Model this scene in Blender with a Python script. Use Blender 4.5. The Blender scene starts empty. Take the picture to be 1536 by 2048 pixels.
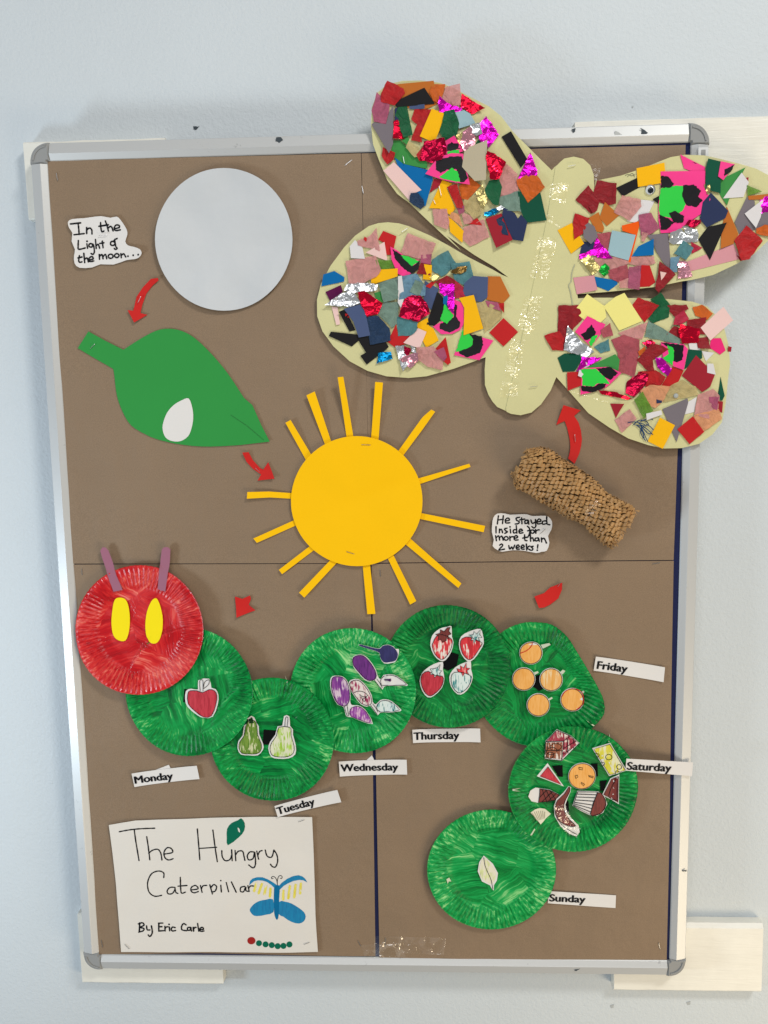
import bpy, bmesh, math, random
from mathutils import Vector, Matrix, noise
from mathutils.geometry import delaunay_2d_cdt
random.seed(7)
scene = bpy.context.scene
C = scene.collection
R = math.radians

# ------------------------------------------------------------ camera
CAM = Vector((0.0773115, -1.2702742, 0.2705060))
RIGHT = Vector((0.9988624314, 0.0441952447, -0.0179059620))
DOWN = Vector((-0.0117011027, -0.1368575024, -0.9905216344))
FWD = Vector((-0.0462269113, 0.9896043676, -0.1361846845))
FPX, CX, CY = 1850.0, 768.0, 1024.0
cam_d = bpy.data.cameras.new('camera')
cam_d.sensor_fit = 'VERTICAL'
cam_d.sensor_height = 36.0
cam_d.lens = FPX / 2048.0 * 36.0
cam_d.clip_start = 0.01
cam_d.clip_end = 50
cam = bpy.data.objects.new('camera', cam_d)
C.objects.link(cam)
m3 = Matrix((RIGHT, -DOWN, -FWD)).transposed()
cam.matrix_world = Matrix.Translation(CAM) @ m3.to_4x4()
scene.camera = cam

# ------------------------------------------------------------ world and lamps
w = bpy.data.worlds.new('World')
scene.world = w
w.use_nodes = True
w.node_tree.nodes['Background'].inputs[0].default_value = (0.93, 0.97, 1.0, 1)
w.node_tree.nodes['Background'].inputs[1].default_value = 0.24


def lamp(name, loc, target, sx, sy, power, col):
    d = bpy.data.lights.new(name, 'AREA')
    d.shape = 'RECTANGLE'
    d.size = sx
    d.size_y = sy
    d.energy = power
    d.color = col
    o = bpy.data.objects.new(name, d)
    C.objects.link(o)
    o.location = loc
    o.rotation_euler = (Vector(target) - Vector(loc)).to_track_quat('-Z', 'Y').to_euler()
    return o


lamp('ceiling_light', (1.5, -2.1, 2.3), (0.05, 0, -0.1), 0.65, 0.42, 54, (1.0, 0.98, 0.93))
lamp('window_light', (-1.41, -0.74, -0.44), (-0.55, 0, 0.65), 0.26, 0.30, 11.5, (0.74, 0.88, 1.0))
lamp('floor_bounce_fill', (1.35, -1.25, -1.3), (0.35, 0, -0.45), 1.1, 0.8, 19, (1.0, 0.82, 0.56))  # added warm lamp, stands in for light bounced off the floor
lamp('fill_light', (-0.3, -3.0, 1.4), (0, 0, 0.4), 2.0, 1.3, 22, (0.98, 0.98, 1.0))  # added soft fill behind the camera, no actual lamp there
vs = scene.view_settings
vs.view_transform = 'Standard'
vs.look = 'None'
vs.exposure = 0.0
vs.gamma = 1.0
scene.render.resolution_x = 768
scene.render.resolution_y = 1024
try:
    scene.cycles.transparent_max_bounces = 24
except Exception:
    pass

# ------------------------------------------------------------ geometry helpers
PAPER = -0.006      # height of the kraft paper; heights are measured from the front of the frame towards the room


def P(px, py, h=PAPER):
    d = RIGHT * (px - CX) + DOWN * (py - CY) + FWD * FPX
    t = (-h - CAM.y) / d.y
    q = CAM + d * t
    return Vector((q.x, q.z))


def zone(ax, ay, s):
    def f(txt, h=None):
        out = []
        for t in txt.split():
            a, b = t.split(',')
            out.append((ax + float(a) / s, ay + float(b) / s))
        return out
    return f


PXS = zone(0, 0, 1.0)
ZA = zone(730, 150, 1536 / 380)
ZB = zone(620, 430, 1536 / 420)
ZC = zone(1100, 300, 1536 / 436)
ZD = zone(1070, 570, 1536 / 410)
ZE = zone(940, 300, 1024 / 280)
ZF = zone(960, 790, 3.84)
ZG = zone(460, 730, 1536 / 540)
ZH = zone(0, 200, 3.072)
ZI = zone(200, 1600, 1536 / 460)
ZJ = zone(400, 1230, 1536 / 440)
ZK = zone(760, 1190, 3.2)
ZL = zone(840, 1430, 1536 / 560)
ZM = zone(1000, 1430, 5.12)
ZN = zone(640, 1230, 7.315)
ZO = zone(470, 1720, 1536 / 170)
ZQ = zone(120, 1070, 3.84)
ZR = zone(240, 1500, 4.8)


def W2(pts, h=PAPER):
    return [P(x, y, h) for x, y in pts]


def area(p):
    return 0.5 * sum(p[i].x * p[(i + 1) % len(p)].y - p[(i + 1) % len(p)].x * p[i].y for i in range(len(p)))


def cen(p):
    return sum(p, Vector((0, 0))) / len(p)


def smooth_poly(p, n=4, closed=True):
    out = []
    N = len(p)
    rng = range(N) if closed else range(N - 1)
    for i in rng:
        if closed:
            a, b, c, d = p[(i - 1) % N], p[i], p[(i + 1) % N], p[(i + 2) % N]
        else:
            a, b, c, d = p[max(i - 1, 0)], p[i], p[i + 1], p[min(i + 2, N - 1)]
        for k in range(n):
            t = k / n
            out.append(tuple(0.5 * ((2 * b[j]) + (-a[j] + c[j]) * t + (2 * a[j] - 5 * b[j] + 4 * c[j] - d[j]) * t * t
                                    + (-a[j] + 3 * b[j] - 3 * c[j] + d[j]) * t ** 3) for j in (0, 1)))
    if not closed:
        out.append(tuple(p[-1]))
    return out


def ell(cx, cy, rx, ry, n=48, rot=0):
    return [(cx + rx * math.cos(a) * math.cos(rot) - ry * math.sin(a) * math.sin(rot),
             cy + rx * math.cos(a) * math.sin(rot) + ry * math.sin(a) * math.cos(rot))
            for a in [2 * math.pi * i / n for i in range(n)]]


def shrink(pts, k):
    cx = sum(p[0] for p in pts) / len(pts)
    cy = sum(p[1] for p in pts) / len(pts)
    return [(cx + (x - cx) * k, cy + (y - cy) * k) for x, y in pts]


def jag(pts, amp, step, seed=0):
    rg = random.Random(seed)
    out = []
    N = len(pts)
    for i in range(N):
        a, b = pts[i], pts[(i + 1) % N]
        L = math.hypot(b[0] - a[0], b[1] - a[1])
        k = max(1, int(L / step))
        for j in range(k):
            t = j / k
            q = amp if j else amp * 0.3
            out.append((a[0] + (b[0] - a[0]) * t + rg.uniform(-q, q), a[1] + (b[1] - a[1]) * t + rg.uniform(-q, q)))
    return out


def inside(x, y, poly):
    c = False
    j = len(poly) - 1
    for i in range(len(poly)):
        xi, yi = poly[i]
        xj, yj = poly[j]
        if (yi > y) != (yj > y) and x < (xj - xi) * (y - yi) / (yj - yi + 1e-12) + xi:
            c = not c
        j = i
    return c


def fbm(x, z, s, seed=0.0):
    return noise.noise(Vector((x * s, z * s, seed)))


class Base:      # where a thing's parts are measured from
    def __init__(self, o, loc):
        self.o = o
        self.loc = loc


def tag(o, label=None, cat=None, group=None, kind=None):
    if label: o['label'] = label
    if cat: o['category'] = cat
    if group: o['group'] = group
    if kind: o['kind'] = kind
    return o


def thing(name, label, cat, at, h=PAPER, group=None):
    o = bpy.data.objects.new(name, None)
    o.empty_display_size = 0.01
    C.objects.link(o)
    loc = Vector((at.x, -h, at.y))
    o.location = loc
    tag(o, label, cat, group)
    return Base(o, loc)


def link(name, verts, faces, mat, parent=None, smooth=False, at=None, mats=None, mi=None, uv=None):
    me = bpy.data.meshes.new(name)
    loc = parent.loc if parent else (at if at is not None else Vector((0, 0, 0)))
    me.from_pydata([Vector(v) - loc for v in verts], [], faces)
    for m in (mats or [mat]):
        me.materials.append(m)
    if mi:
        me.polygons.foreach_set('material_index', mi)
    if smooth:
        me.polygons.foreach_set('use_smooth', [True] * len(me.polygons))
    if uv:
        lay = me.uv_layers.new(name='UVMap')
        for lp in me.loops:
            lay.data[lp.index].uv = uv[lp.vertex_index]
    me.validate()
    me.update()
    o = bpy.data.objects.new(name, me)
    C.objects.link(o)
    if parent:
        o.parent = parent.o
    else:
        o.location = loc
    return o


def sheet(name, wp, hf, mat, parent=None, thick=0.0003, sp=None, smooth=True, at=None, jit=0.0):
    """a cut-out sheet: outline wp (x,z in metres), front surface height hf(x,z), cut edges of its own thickness"""
    if area(wp) < 0:
        wp = wp[::-1]
    n = len(wp)
    co = [Vector((p.x, p.y)) for p in wp]
    if sp:
        # split long outline edges as well
        c2 = []
        for i in range(n):
            a, b = co[i], co[(i + 1) % n]
            k = max(1, int((b - a).length / sp + 0.5))
            for j in range(k):
                c2.append(a.lerp(b, j / k))
        co = c2
        n = len(co)
        x0, x1 = min(p.x for p in co), max(p.x for p in co)
        y0, y1 = min(p.y for p in co), max(p.y for p in co)
        tp = [(p.x, p.y) for p in co]
        ny = int((y1 - y0) / sp) + 1
        for r in range(ny):
            y = y0 + (r + 0.5) * sp
            x = x0 + (0.25 if r % 2 else 0.75) * sp
            while x < x1:
                if inside(x, y, tp):
                    q = Vector((x + random.uniform(-jit, jit) * sp, y + random.uniform(-jit, jit) * sp))
                    if min((q - c).length_squared for c in co) > (0.35 * sp) ** 2:
                        co.append(q)
                x += sp
    vs_, es, fs, *_ = delaunay_2d_cdt(co, [(i, (i + 1) % n) for i in range(n)], [list(range(n))], 1, 1e-7)
    V = len(vs_)
    hs = [hf(v.x, v.y) for v in vs_]
    verts = [(v.x, -h, v.y) for v, h in zip(vs_, hs)] + [(v.x, -h + thick, v.y) for v, h in zip(vs_, hs)]
    faces = []
    ec = {}
    for f in fs:
        f = list(f)
        a = sum(vs_[f[i]].x * vs_[f[(i + 1) % len(f)]].y - vs_[f[(i + 1) % len(f)]].x * vs_[f[i]].y for i in range(len(f)))
        if a < 0:
            f = f[::-1]
        faces.append(f)
        for i in range(len(f)):
            ec[(f[i], f[(i + 1) % len(f)])] = 1
    top = len(faces)
    for f in list(faces):
        faces.append([i + V for i in f[::-1]])
    for (a, b) in list(ec):      # cut edges keep their own vertices so that they stay crisp
        if (b, a) not in ec:
            k = len(verts)
            verts += [verts[b], verts[a], verts[a + V], verts[b + V]]
            faces.append([k, k + 1, k + 2, k + 3])
    if at is None and not parent:
        c = cen(wp)
        at = Vector((c.x, -hf(c.x, c.y), c.y))
    o = link(name, verts, faces, mat, parent, False, at)
    if smooth:
        o.data.polygons.foreach_set('use_smooth', [i < 2 * top for i in range(len(faces))] if len(o.data.polygons) == len(faces) else [False] * len(o.data.polygons))
    return o


def ribbon(strokes, width, hf, eps=0.00012, taper=False):
    """verts, faces of flat pen lines laid on the surface hf; strokes in metres"""
    V, F = [], []
    for si, st in enumerate(strokes):
        e = eps + 0.000015 * (si % 9)
        if len(st) == 1:
            c = st[0]
            k0 = len(V)
            for i in range(8):
                a = i * math.pi / 4
                x, z = c.x + math.cos(a) * width * 0.65, c.y + math.sin(a) * width * 0.65
                V.append((x, -(hf(x, z) + e), z))
            F.append([k0 + i for i in range(8)])
            continue
        k0 = len(V)
        N = len(st)
        for i in range(N):
            a, b = st[max(i - 1, 0)], st[min(i + 1, N - 1)]
            t = (b - a)
            if t.length < 1e-9:
                t = Vector((1, 0))
            t.normalize()
            nrm = Vector((-t.y, t.x))
            ww = width * 0.5 * (1 + 0.12 * math.sin(i * 1.7 + si * 2.1))
            if taper and i in (0, N - 1):
                ww *= 0.4
            for s in (1, -1):
                q = st[i] + nrm * ww * s
                V.append((q.x, -(hf(q.x, q.y) + e), q.y))
        for i in range(N - 1):
            a = k0 + 2 * i
            F.append([a + 1, a + 3, a + 2, a])
        for end in (0, N - 1):   # round pen ends
            c = st[end]
            nb = st[1] if end == 0 else st[N - 2]
            d = (c - nb)
            if d.length < 1e-9:
                continue
            ang = math.atan2(d.y, d.x)
            k1 = len(V)
            for i in range(6):
                a = ang - math.pi / 2 + math.pi * i / 5
                x, z = c.x + math.cos(a) * width * 0.5, c.y + math.sin(a) * width * 0.5
                V.append((x, -(hf(x, z) + e + 0.000008), z))
            F.append([k1 + i for i in range(6)])
    return V, F


def strokes(Z, txt, h=PAPER, n=5):
    """'u,v u,v | u,v ...' -> smoothed world polylines"""
    out = []
    for s in txt.split('|'):
        s = s.strip()
        if not s:
            continue
        p = Z(s)
        if len(p) > 2:
            p = smooth_poly(p, n, closed=False)
        out.append(W2(p, h))
    return out


def circ_stroke(Z, u, v, ru, rv, h=PAPER):
    p = Z(' '.join('%f,%f' % (u + ru * math.cos(a), v + rv * math.sin(a)) for a in [-1.2 + i * 2 * math.pi / 14 for i in range(15)]))
    return W2(p, h)


def pen(name, sts, width_px, hf, mat, parent, taper=False, eps=0.00025):
    V, F = ribbon(sts, width_px * 0.00068, hf, taper=taper, eps=eps)
    return link(name, V, F, mat, parent)


def box(name, x0, x1, z0, z1, h0, h1, mat, parent=None, bevel=0.0, at=None):
    bm = bmesh.new()
    bmesh.ops.create_cube(bm, size=1)
    for v in bm.verts:
        v.co = Vector((x0 + (v.co.x + .5) * (x1 - x0), -(h0 + (0.5 - v.co.y) * (h1 - h0)), z0 + (v.co.z + .5) * (z1 - z0)))
    if bevel:
        bmesh.ops.bevel(bm, geom=bm.edges[:], offset=bevel, segments=2, affect='EDGES')
    return bm_link(name, bm, mat, parent, at)


def bm_link(name, bm, mat, parent=None, at=None, smooth=False):
    loc = parent.loc if parent else (at if at is not None else Vector((0, 0, 0)))
    bmesh.ops.recalc_face_normals(bm, faces=bm.faces[:])
    for v in bm.verts:
        v.co -= loc
    me = bpy.data.meshes.new(name)
    bm.to_mesh(me)
    bm.free()
    me.materials.append(mat)
    if smooth:
        me.polygons.foreach_set('use_smooth', [True] * len(me.polygons))
    o = bpy.data.objects.new(name, me)
    C.objects.link(o)
    if parent:
        o.parent = parent.o
    else:
        o.location = loc
    return o


# ------------------------------------------------------------ materials
def lin(c):
    c = c / 255.0
    return c / 12.92 if c <= 0.04045 else ((c + 0.055) / 1.055) ** 2.4


def rgb(t, k=1.0):
    return (lin(t[0]) * k, lin(t[1]) * k, lin(t[2]) * k, 1)


class NT:
    def __init__(self, name):
        self.m = bpy.data.materials.new(name)
        self.m.use_nodes = True
        self.t = self.m.node_tree
        self.b = self.t.nodes['Principled BSDF']
        self.out = self.t.nodes['Material Output']

    def n(self, typ, **kw):
        x = self.t.nodes.new(typ)
        for k, v in kw.items():
            if k in x.inputs.keys() or k.isdigit():
                x.inputs[int(k) if k.isdigit() else k].default_value = v
            else:
                setattr(x, k, v)
        return x

    def l(self, a, b):
        self.t.links.new(a, b)

    def coord(self, scale=(1, 1, 1), rot=(0, 0, 0), seeded=False):
        tc = self.n('ShaderNodeTexCoord')
        src = tc.outputs['Object']
        if seeded:
            oi = self.n('ShaderNodeObjectInfo')
            va = self.n('ShaderNodeVectorMath', operation='ADD')
            mu = self.n('ShaderNodeMath', operation='MULTIPLY')
            mu.inputs[1].default_value = 7.3
            self.l(oi.outputs['Random'], mu.inputs[0])
            self.l(src, va.inputs[0])
            self.l(mu.outputs[0], va.inputs[1])
            src = va.outputs[0]
        mp = self.n('ShaderNodeMapping')
        mp.inputs['Scale'].default_value = scale
        mp.inputs['Rotation'].default_value = rot
        self.l(src, mp.inputs['Vector'])
        return mp.outputs[0]

    def noise(self, vec, scale, detail=4, rough=0.6, dist=0.0):
        x = self.n('ShaderNodeTexNoise')
        x.inputs['Scale'].default_value = scale
        x.inputs['Detail'].default_value = detail
        x.inputs['Roughness'].default_value = rough
        x.inputs['Distortion'].default_value = dist
        self.l(vec, x.inputs['Vector'])
        return x.outputs['Fac']

    def ramp(self, fac, stops, interp='LINEAR'):
        x = self.n('ShaderNodeValToRGB')
        x.color_ramp.interpolation = interp
        el = x.color_ramp.elements
        while len(el) > 1:
            el.remove(el[-1])
        el[0].position = stops[0][0]
        el[0].color = stops[0][1]
        for p, c in stops[1:]:
            e = el.new(p)
            e.color = c
        self.l(fac, x.inputs[0])
        return x.outputs[0]

    def mix(self, fac, a, b, mode='MIX'):
        x = self.n('ShaderNodeMix', data_type='RGBA', blend_type=mode)
        for s, v in ((x.inputs[0], fac), (x.inputs[6], a), (x.inputs[7], b)):
            if isinstance(v, (tuple, float, int)):
                s.default_value = v
            else:
                self.l(v, s)
        return x.outputs[2]

    def bump(self, fac, strength, dist=0.001, normal=None):
        x = self.n('ShaderNodeBump')
        x.inputs['Strength'].default_value = strength
        x.inputs['Distance'].default_value = dist
        self.l(fac, x.inputs['Height'])
        if normal:
            self.l(normal, x.inputs['Normal'])
        return x.outputs[0]


def g(v):
    return (v, v, v, 1)


_mc = {}


def card(name, c, rough=0.75, var=0.05, bump=0.15, k=1.0, spec=0.16):
    key = ('card', name)
    if key in _mc: return _mc[key]
    t = NT(name)
    co = t.coord()
    f1 = t.noise(co, 900, 3, 0.7)
    f2 = t.noise(co, 14, 3, 0.5)
    base = rgb(c, k)
    v = t.ramp(f1, [(0.3, g(1 - var * 1.4)), (0.7, g(1 + 0.0))])
    v2 = t.ramp(f2, [(0.3, g(1 - var)), (0.7, g(1.0))])
    c1 = t.mix(1.0, base, v, 'MULTIPLY')
    c2 = t.mix(1.0, c1, v2, 'MULTIPLY')
    t.l(c2, t.b.inputs['Base Color'])
    t.b.inputs['Roughness'].default_value = rough
    t.b.inputs['Specular IOR Level'].default_value = spec
    b1 = t.bump(f1, bump, 0.0004)
    f3 = t.noise(co, 5, 2, 0.5, 0.6)
    t.l(t.bump(f3, 0.35, 0.02, t.bump(f2, 0.4, 0.005, b1)), t.b.inputs['Normal'])
    _mc[key] = t.m
    return t.m


def tissue(name, c, alpha=0.8, k=1.0):
    key = ('tissue', name)
    if key in _mc: return _mc[key]
    t = NT(name)
    co = t.coord()
    f1 = t.noise(co, 260, 4, 0.65, 1.2)
    f2 = t.noise(co, 60, 3, 0.6, 2.0)
    base = rgb(c, k)
    v = t.ramp(f2, [(0.25, g(0.78)), (0.5, g(0.96)), (0.75, g(1.08))])
    c1 = t.mix(1.0, base, v, 'MULTIPLY')
    t.l(c1, t.b.inputs['Base Color'])
    t.b.inputs['Roughness'].default_value = 0.55
    t.b.inputs['Specular IOR Level'].default_value = 0.25
    al = t.ramp(f2, [(0.3, g(max(0, alpha - 0.08))), (0.7, g(min(1, alpha + 0.1)))])
    t.l(al, t.b.inputs['Alpha'])
    b1 = t.bump(f1, 0.35, 0.001)
    t.l(t.bump(f2, 0.6, 0.004, b1), t.b.inputs['Normal'])
    _mc[key] = t.m
    return t.m


def foil(name, c, k=1.0, rough=0.22):
    key = ('foil', name)
    if key in _mc: return _mc[key]
    t = NT(name)
    co = t.coord()
    f1 = t.noise(co, 110, 2, 0.5, 1.0)
    vo = t.n('ShaderNodeTexVoronoi', feature='F1')
    vo.inputs['Scale'].default_value = 75
    t.l(co, vo.inputs['Vector'])
    t.b.inputs['Base Color'].default_value = rgb(c, k)
    t.b.inputs['Metallic'].default_value = 0.85
    t.b.inputs['Roughness'].default_value = rough
    b1 = t.bump(vo.outputs['Distance'], 0.28, 0.005)
    t.l(t.bump(f1, 0.25, 0.005, b1), t.b.inputs['Normal'])
    _mc[key] = t.m
    return t.m


def crayon(name, c, cover=0.5, angle=0.6, paper=(232, 224, 212), c2=None, scale=1.0):
    """felt-tip colouring on paper: streaks that leave some of the paper bare"""
    key = ('crayon', name)
    if key in _mc: return _mc[key]
    t = NT(name)
    co = t.coord((420 * scale, 1, 55 * scale), (0, angle, 0), True)
    f = t.noise(co, 1.0, 3, 0.55, 0.8)
    co2 = t.coord((1, 1, 1), (0, 0, 0), True)
    fb = t.noise(co2, 70, 2, 0.5)
    ad = t.n('ShaderNodeMath', operation='ADD')
    t.l(f, ad.inputs[0])
    mm = t.n('ShaderNodeMath', operation='MULTIPLY')
    mm.inputs[1].default_value = 0.7
    t.l(fb, mm.inputs[0])
    t.l(mm.outputs[0], ad.inputs[1])
    th = 0.85 + (cover - 0.5) * 0.78
    fac = t.ramp(ad.outputs[0], [(th - 0.05, g(1)), (th + 0.05, g(0))])
    dark = rgb(c)
    lite = rgb(c2) if c2 else tuple(min(1, x * 1.5 + 0.02) for x in rgb(c)[:3]) + (1,)
    inner = t.ramp(f, [(0.35, dark), (0.6, lite)])
    col = t.mix(fac, rgb(paper), inner)
    t.l(col, t.b.inputs['Base Color'])
    t.b.inputs['Roughness'].default_value = 0.6
    _mc[key] = t.m
    return t.m


def plate_paint(name, dark, mid, light, bare, cov=0.0, gloss=0.3, spec=0.22):
    t = NT(name)
    tc = t.n('ShaderNodeTexCoord')
    oi = t.n('ShaderNodeObjectInfo')
    mu = t.n('ShaderNodeMath', operation='MULTIPLY')
    mu.inputs[1].default_value = 23.0
    t.l(oi.outputs['Random'], mu.inputs[0])
    va = t.n('ShaderNodeVectorMath', operation='ADD')
    t.l(tc.outputs['Object'], va.inputs[0])
    t.l(mu.outputs[0], va.inputs[1])
    P0 = va.outputs[0]
    # brush direction changes from patch to patch
    nz = t.n('ShaderNodeTexNoise')
    nz.inputs['Scale'].default_value = 45
    t.l(P0, nz.inputs['Vector'])
    wv = t.n('ShaderNodeVectorMath', operation='MULTIPLY_ADD')
    wv.inputs[1].default_value = (0.010, 0.010, 0.010)
    t.l(nz.outputs['Color'], wv.inputs[0])
    t.l(P0, wv.inputs[2])
    vo = t.n('ShaderNodeTexVoronoi')
    vo.inputs['Scale'].default_value = 19
    t.l(wv.outputs[0], vo.inputs['Vector'])
    sep = t.n('ShaderNodeSeparateColor')
    t.l(vo.outputs['Color'], sep.inputs[0])
    ang = t.n('ShaderNodeMath', operation='MULTIPLY')
    ang.inputs[1].default_value = 2.6
    t.l(sep.outputs[0], ang.inputs[0])
    vr = t.n('ShaderNodeVectorRotate', rotation_type='Y_AXIS')
    t.l(wv.outputs[0], vr.inputs['Vector'])
    t.l(ang.outputs[0], vr.inputs['Angle'])
    mp = t.n('ShaderNodeMapping')
    mp.inputs['Scale'].default_value = (430, 10, 20)
    t.l(vr.outputs[0], mp.inputs['Vector'])
    fine = t.noise(mp.outputs[0], 1.0, 4, 0.62, 0.3)
    mpb = t.n('ShaderNodeMapping')
    mpb.inputs['Scale'].default_value = (120, 10, 7)
    t.l(vr.outputs[0], mpb.inputs['Vector'])
    broad = t.noise(mpb.outputs[0], 1.0, 2, 0.5, 0.2)
    mb = t.n('ShaderNodeMix', data_type='FLOAT')
    mb.inputs[0].default_value = 0.45
    t.l(fine, mb.inputs[2])
    t.l(broad, mb.inputs[3])
    strokes_ = mb.outputs[0]
    # on the fluted rim the brush ran along the flutes
    uvm = t.n('ShaderNodeMapping')
    uvm.inputs['Scale'].default_value = (9, 160, 1)
    t.l(tc.outputs['UV'], uvm.inputs['Vector'])
    rimn = t.noise(uvm.outputs[0], 1.0, 3, 0.6, 0.4)
    su = t.n('ShaderNodeSeparateXYZ')
    t.l(tc.outputs['UV'], su.inputs[0])
    rim = t.ramp(su.outputs[0], [(0.66, g(0)), (0.74, g(0.6))])
    mixn = t.n('ShaderNodeMix', data_type='FLOAT')
    t.l(rim, mixn.inputs[0])
    t.l(strokes_, mixn.inputs[2])
    t.l(rimn, mixn.inputs[3])
    S = mixn.outputs[0]
    big = t.noise(P0, 16, 3, 0.6, 0.8)
    ad = t.n('ShaderNodeMath', operation='ADD')
    t.l(S, ad.inputs[0])
    ms = t.n('ShaderNodeMath', operation='MULTIPLY_ADD')
    ms.inputs[1].default_value = 0.5
    ms.inputs[2].default_value = -0.25 + cov
    t.l(big, ms.inputs[0])
    t.l(ms.outputs[0], ad.inputs[1])
    col = t.ramp(ad.outputs[0], [(0.34, rgb(dark)), (0.48, rgb(mid)), (0.60, rgb(light)), (0.72, rgb(bare))])
    t.l(col, t.b.inputs['Base Color'])
    rr = t.ramp(big, [(0.35, g(gloss)), (0.65, g(gloss + 0.3))])
    t.l(rr, t.b.inputs['Roughness'])
    t.b.inputs['Specular IOR Level'].default_value = spec
    t.l(t.bump(S, 0.6, 0.0016), t.b.inputs['Normal'])
    return t.m
# materials of the setting
t = NT('painted wall')
co = t.coord()
f1 = t.noise(co, 240, 3, 0.6)
f2 = t.noise(co, 3.0, 4, 0.6)
f3 = t.noise(co, 45, 3, 0.5)
t.l(t.mix(1.0, rgb((204, 211, 215)), t.ramp(f2, [(0.3, g(0.965)), (0.7, g(1.0))]), 'MULTIPLY'), t.b.inputs['Base Color'])
t.b.inputs['Roughness'].default_value = 0.55
t.b.inputs['Specular IOR Level'].default_value = 0.3
t.l(t.bump(f1, 0.6, 0.0016, t.bump(f3, 0.10, 0.004)), t.b.inputs['Normal'])
M_WALL = t.m

t = NT('kraft paper')
co = t.coord()
f1 = t.noise(co, 700, 4, 0.75)
f2 = t.noise(co, 9, 4, 0.55)
f3 = t.noise(t.coord((6, 1, 260)), 1.0, 3, 0.6)
c1 = t.mix(1.0, rgb((140, 118, 95)), t.ramp(f1, [(0.3, g(0.80)), (0.7, g(1.12))]), 'MULTIPLY')
c1 = t.mix(1.0, c1, t.ramp(f3, [(0.3, g(0.99)), (0.7, g(1.01))]), 'MULTIPLY')
t.l(t.mix(1.0, c1, t.ramp(f2, [(0.3, g(0.95)), (0.7, g(1.02))]), 'MULTIPLY'), t.b.inputs['Base Color'])
t.b.inputs['Roughness'].default_value = 0.62
t.b.inputs['Specular IOR Level'].default_value = 0.28
t.l(t.bump(f1, 0.25, 0.0004, t.bump(f2, 0.6, 0.012)), t.b.inputs['Normal'])
M_KRAFT = t.m

t = NT('anodised aluminium')
co = t.coord()
f1 = t.noise(co, 60, 5, 0.7)
f2 = t.noise(co, 420, 2, 0.6)
t.l(t.mix(t.ramp(f1, [(0.66, g(0)), (0.72, g(0.5))]), rgb((202, 203, 202)), rgb((136, 136, 136))), t.b.inputs['Base Color'])
t.b.inputs['Metallic'].default_value = 0.3
t.b.inputs['Roughness'].default_value = 0.42
t.l(t.bump(f2, 0.05, 0.0005), t.b.inputs['Normal'])
M_ALU = t.m

M_CAP = card('grey corner plastic', (150, 151, 150), 0.5, 0.03, 0.1)
t = NT('navy felt')
f = t.noise(t.coord(), 1500, 2)
t.l(t.ramp(f, [(0.3, rgb((8, 14, 48))), (0.7, rgb((22, 34, 88)))]), t.b.inputs['Base Color'])
t.b.inputs['Roughness'].default_value = 0.95
t.l(t.bump(f, 0.5, 0.0006), t.b.inputs['Normal'])
M_FELT = t.m

t = NT('cream gloss paint on wood')
f1 = t.noise(t.coord((14, 30, 160)), 1.0, 4, 0.6, 0.4)
f2 = t.noise(t.coord(), 24, 4, 0.6)
t.l(t.mix(1.0, rgb((234, 231, 220)), t.ramp(f2, [(0.3, g(0.93)), (0.65, g(1))]), 'MULTIPLY'), t.b.inputs['Base Color'])
t.b.inputs['Roughness'].default_value = 0.4
t.l(t.bump(f1, 0.5, 0.0012), t.b.inputs['Normal'])
M_WOOD = t.m

t = NT('steel staple')
t.b.inputs['Base Color'].default_value = (0.55, 0.55, 0.55, 1)
t.b.inputs['Metallic'].default_value = 1
t.b.inputs['Roughness'].default_value = 0.28
M_STAPLE = t.m

t = NT('clear sticky tape')
gl = t.n('ShaderNodeBsdfGlossy')
gl.inputs['Roughness'].default_value = 0.12
tr = t.n('ShaderNodeBsdfTransparent')
tr.inputs[0].default_value = (0.975, 0.97, 0.955, 1)
mx = t.n('ShaderNodeAddShader')
co = t.coord()
f1 = t.noise(co, 55, 2, 0.5, 1.0)
f2 = t.noise(t.coord((14, 1, 90)), 1.0, 2, 0.5, 1.0)
nb = t.bump(f2, 0.5, 0.010, t.bump(f1, 0.5, 0.012))
t.l(nb, gl.inputs['Normal'])
t.l(t.ramp(f1, [(0.40, g(0.03)), (0.60, g(0.09))]), gl.inputs['Color'])
t.l(tr.outputs[0], mx.inputs[0])
t.l(gl.outputs[0], mx.inputs[1])
t.l(mx.outputs[0], t.out.inputs['Surface'])
M_TAPE = t.m

INK = card('black pen ink', (14, 14, 18), 0.5, 0.0, 0.0)
SCUFF = card('dark scuff', (70, 78, 84), 0.6, 0.1, 0.1)
MWHITE = card('white paper', (226, 222, 218), 0.7, 0.02, 0.12)
MSHEET = card('white drawing paper', (224, 218, 209), 0.7, 0.02, 0.15)
MMOON = card('silver grey card', (200, 203, 205), 0.36, 0.03, 0.3, spec=0.5)
MGREEN = card('green card', (50, 148, 68), 0.72, 0.03, 0.12)
MYEL = card('yellow card', (254, 196, 0), 0.7, 0.02, 0.12)
MRED = card('red card', (206, 38, 34), 0.6, 0.06, 0.15)
MBUT = card('pale lime card', (214, 209, 156), 0.62, 0.065, 0.25)
MPURP = card('dusty purple card', (160, 104, 124), 0.6, 0.04, 0.1)
MBLACK = card('black card', (26, 25, 27), 0.65, 0.05, 0.15)

# ------------------------------------------------------------ the wall, battens and board
WALLH = -0.048
wall = link('wall', [(-4, -WALLH, -3), (4, -WALLH, -3), (4, -WALLH, 3), (-4, -WALLH, 3)], [[0, 1, 2, 3]], M_WALL)
tag(wall, kind='structure')

BX0, BX1, BZ0, BZ1 = -0.45, 0.45, -0.6, 0.6      # the board: 0.9 m by 1.2 m, front of frame at height 0


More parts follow.
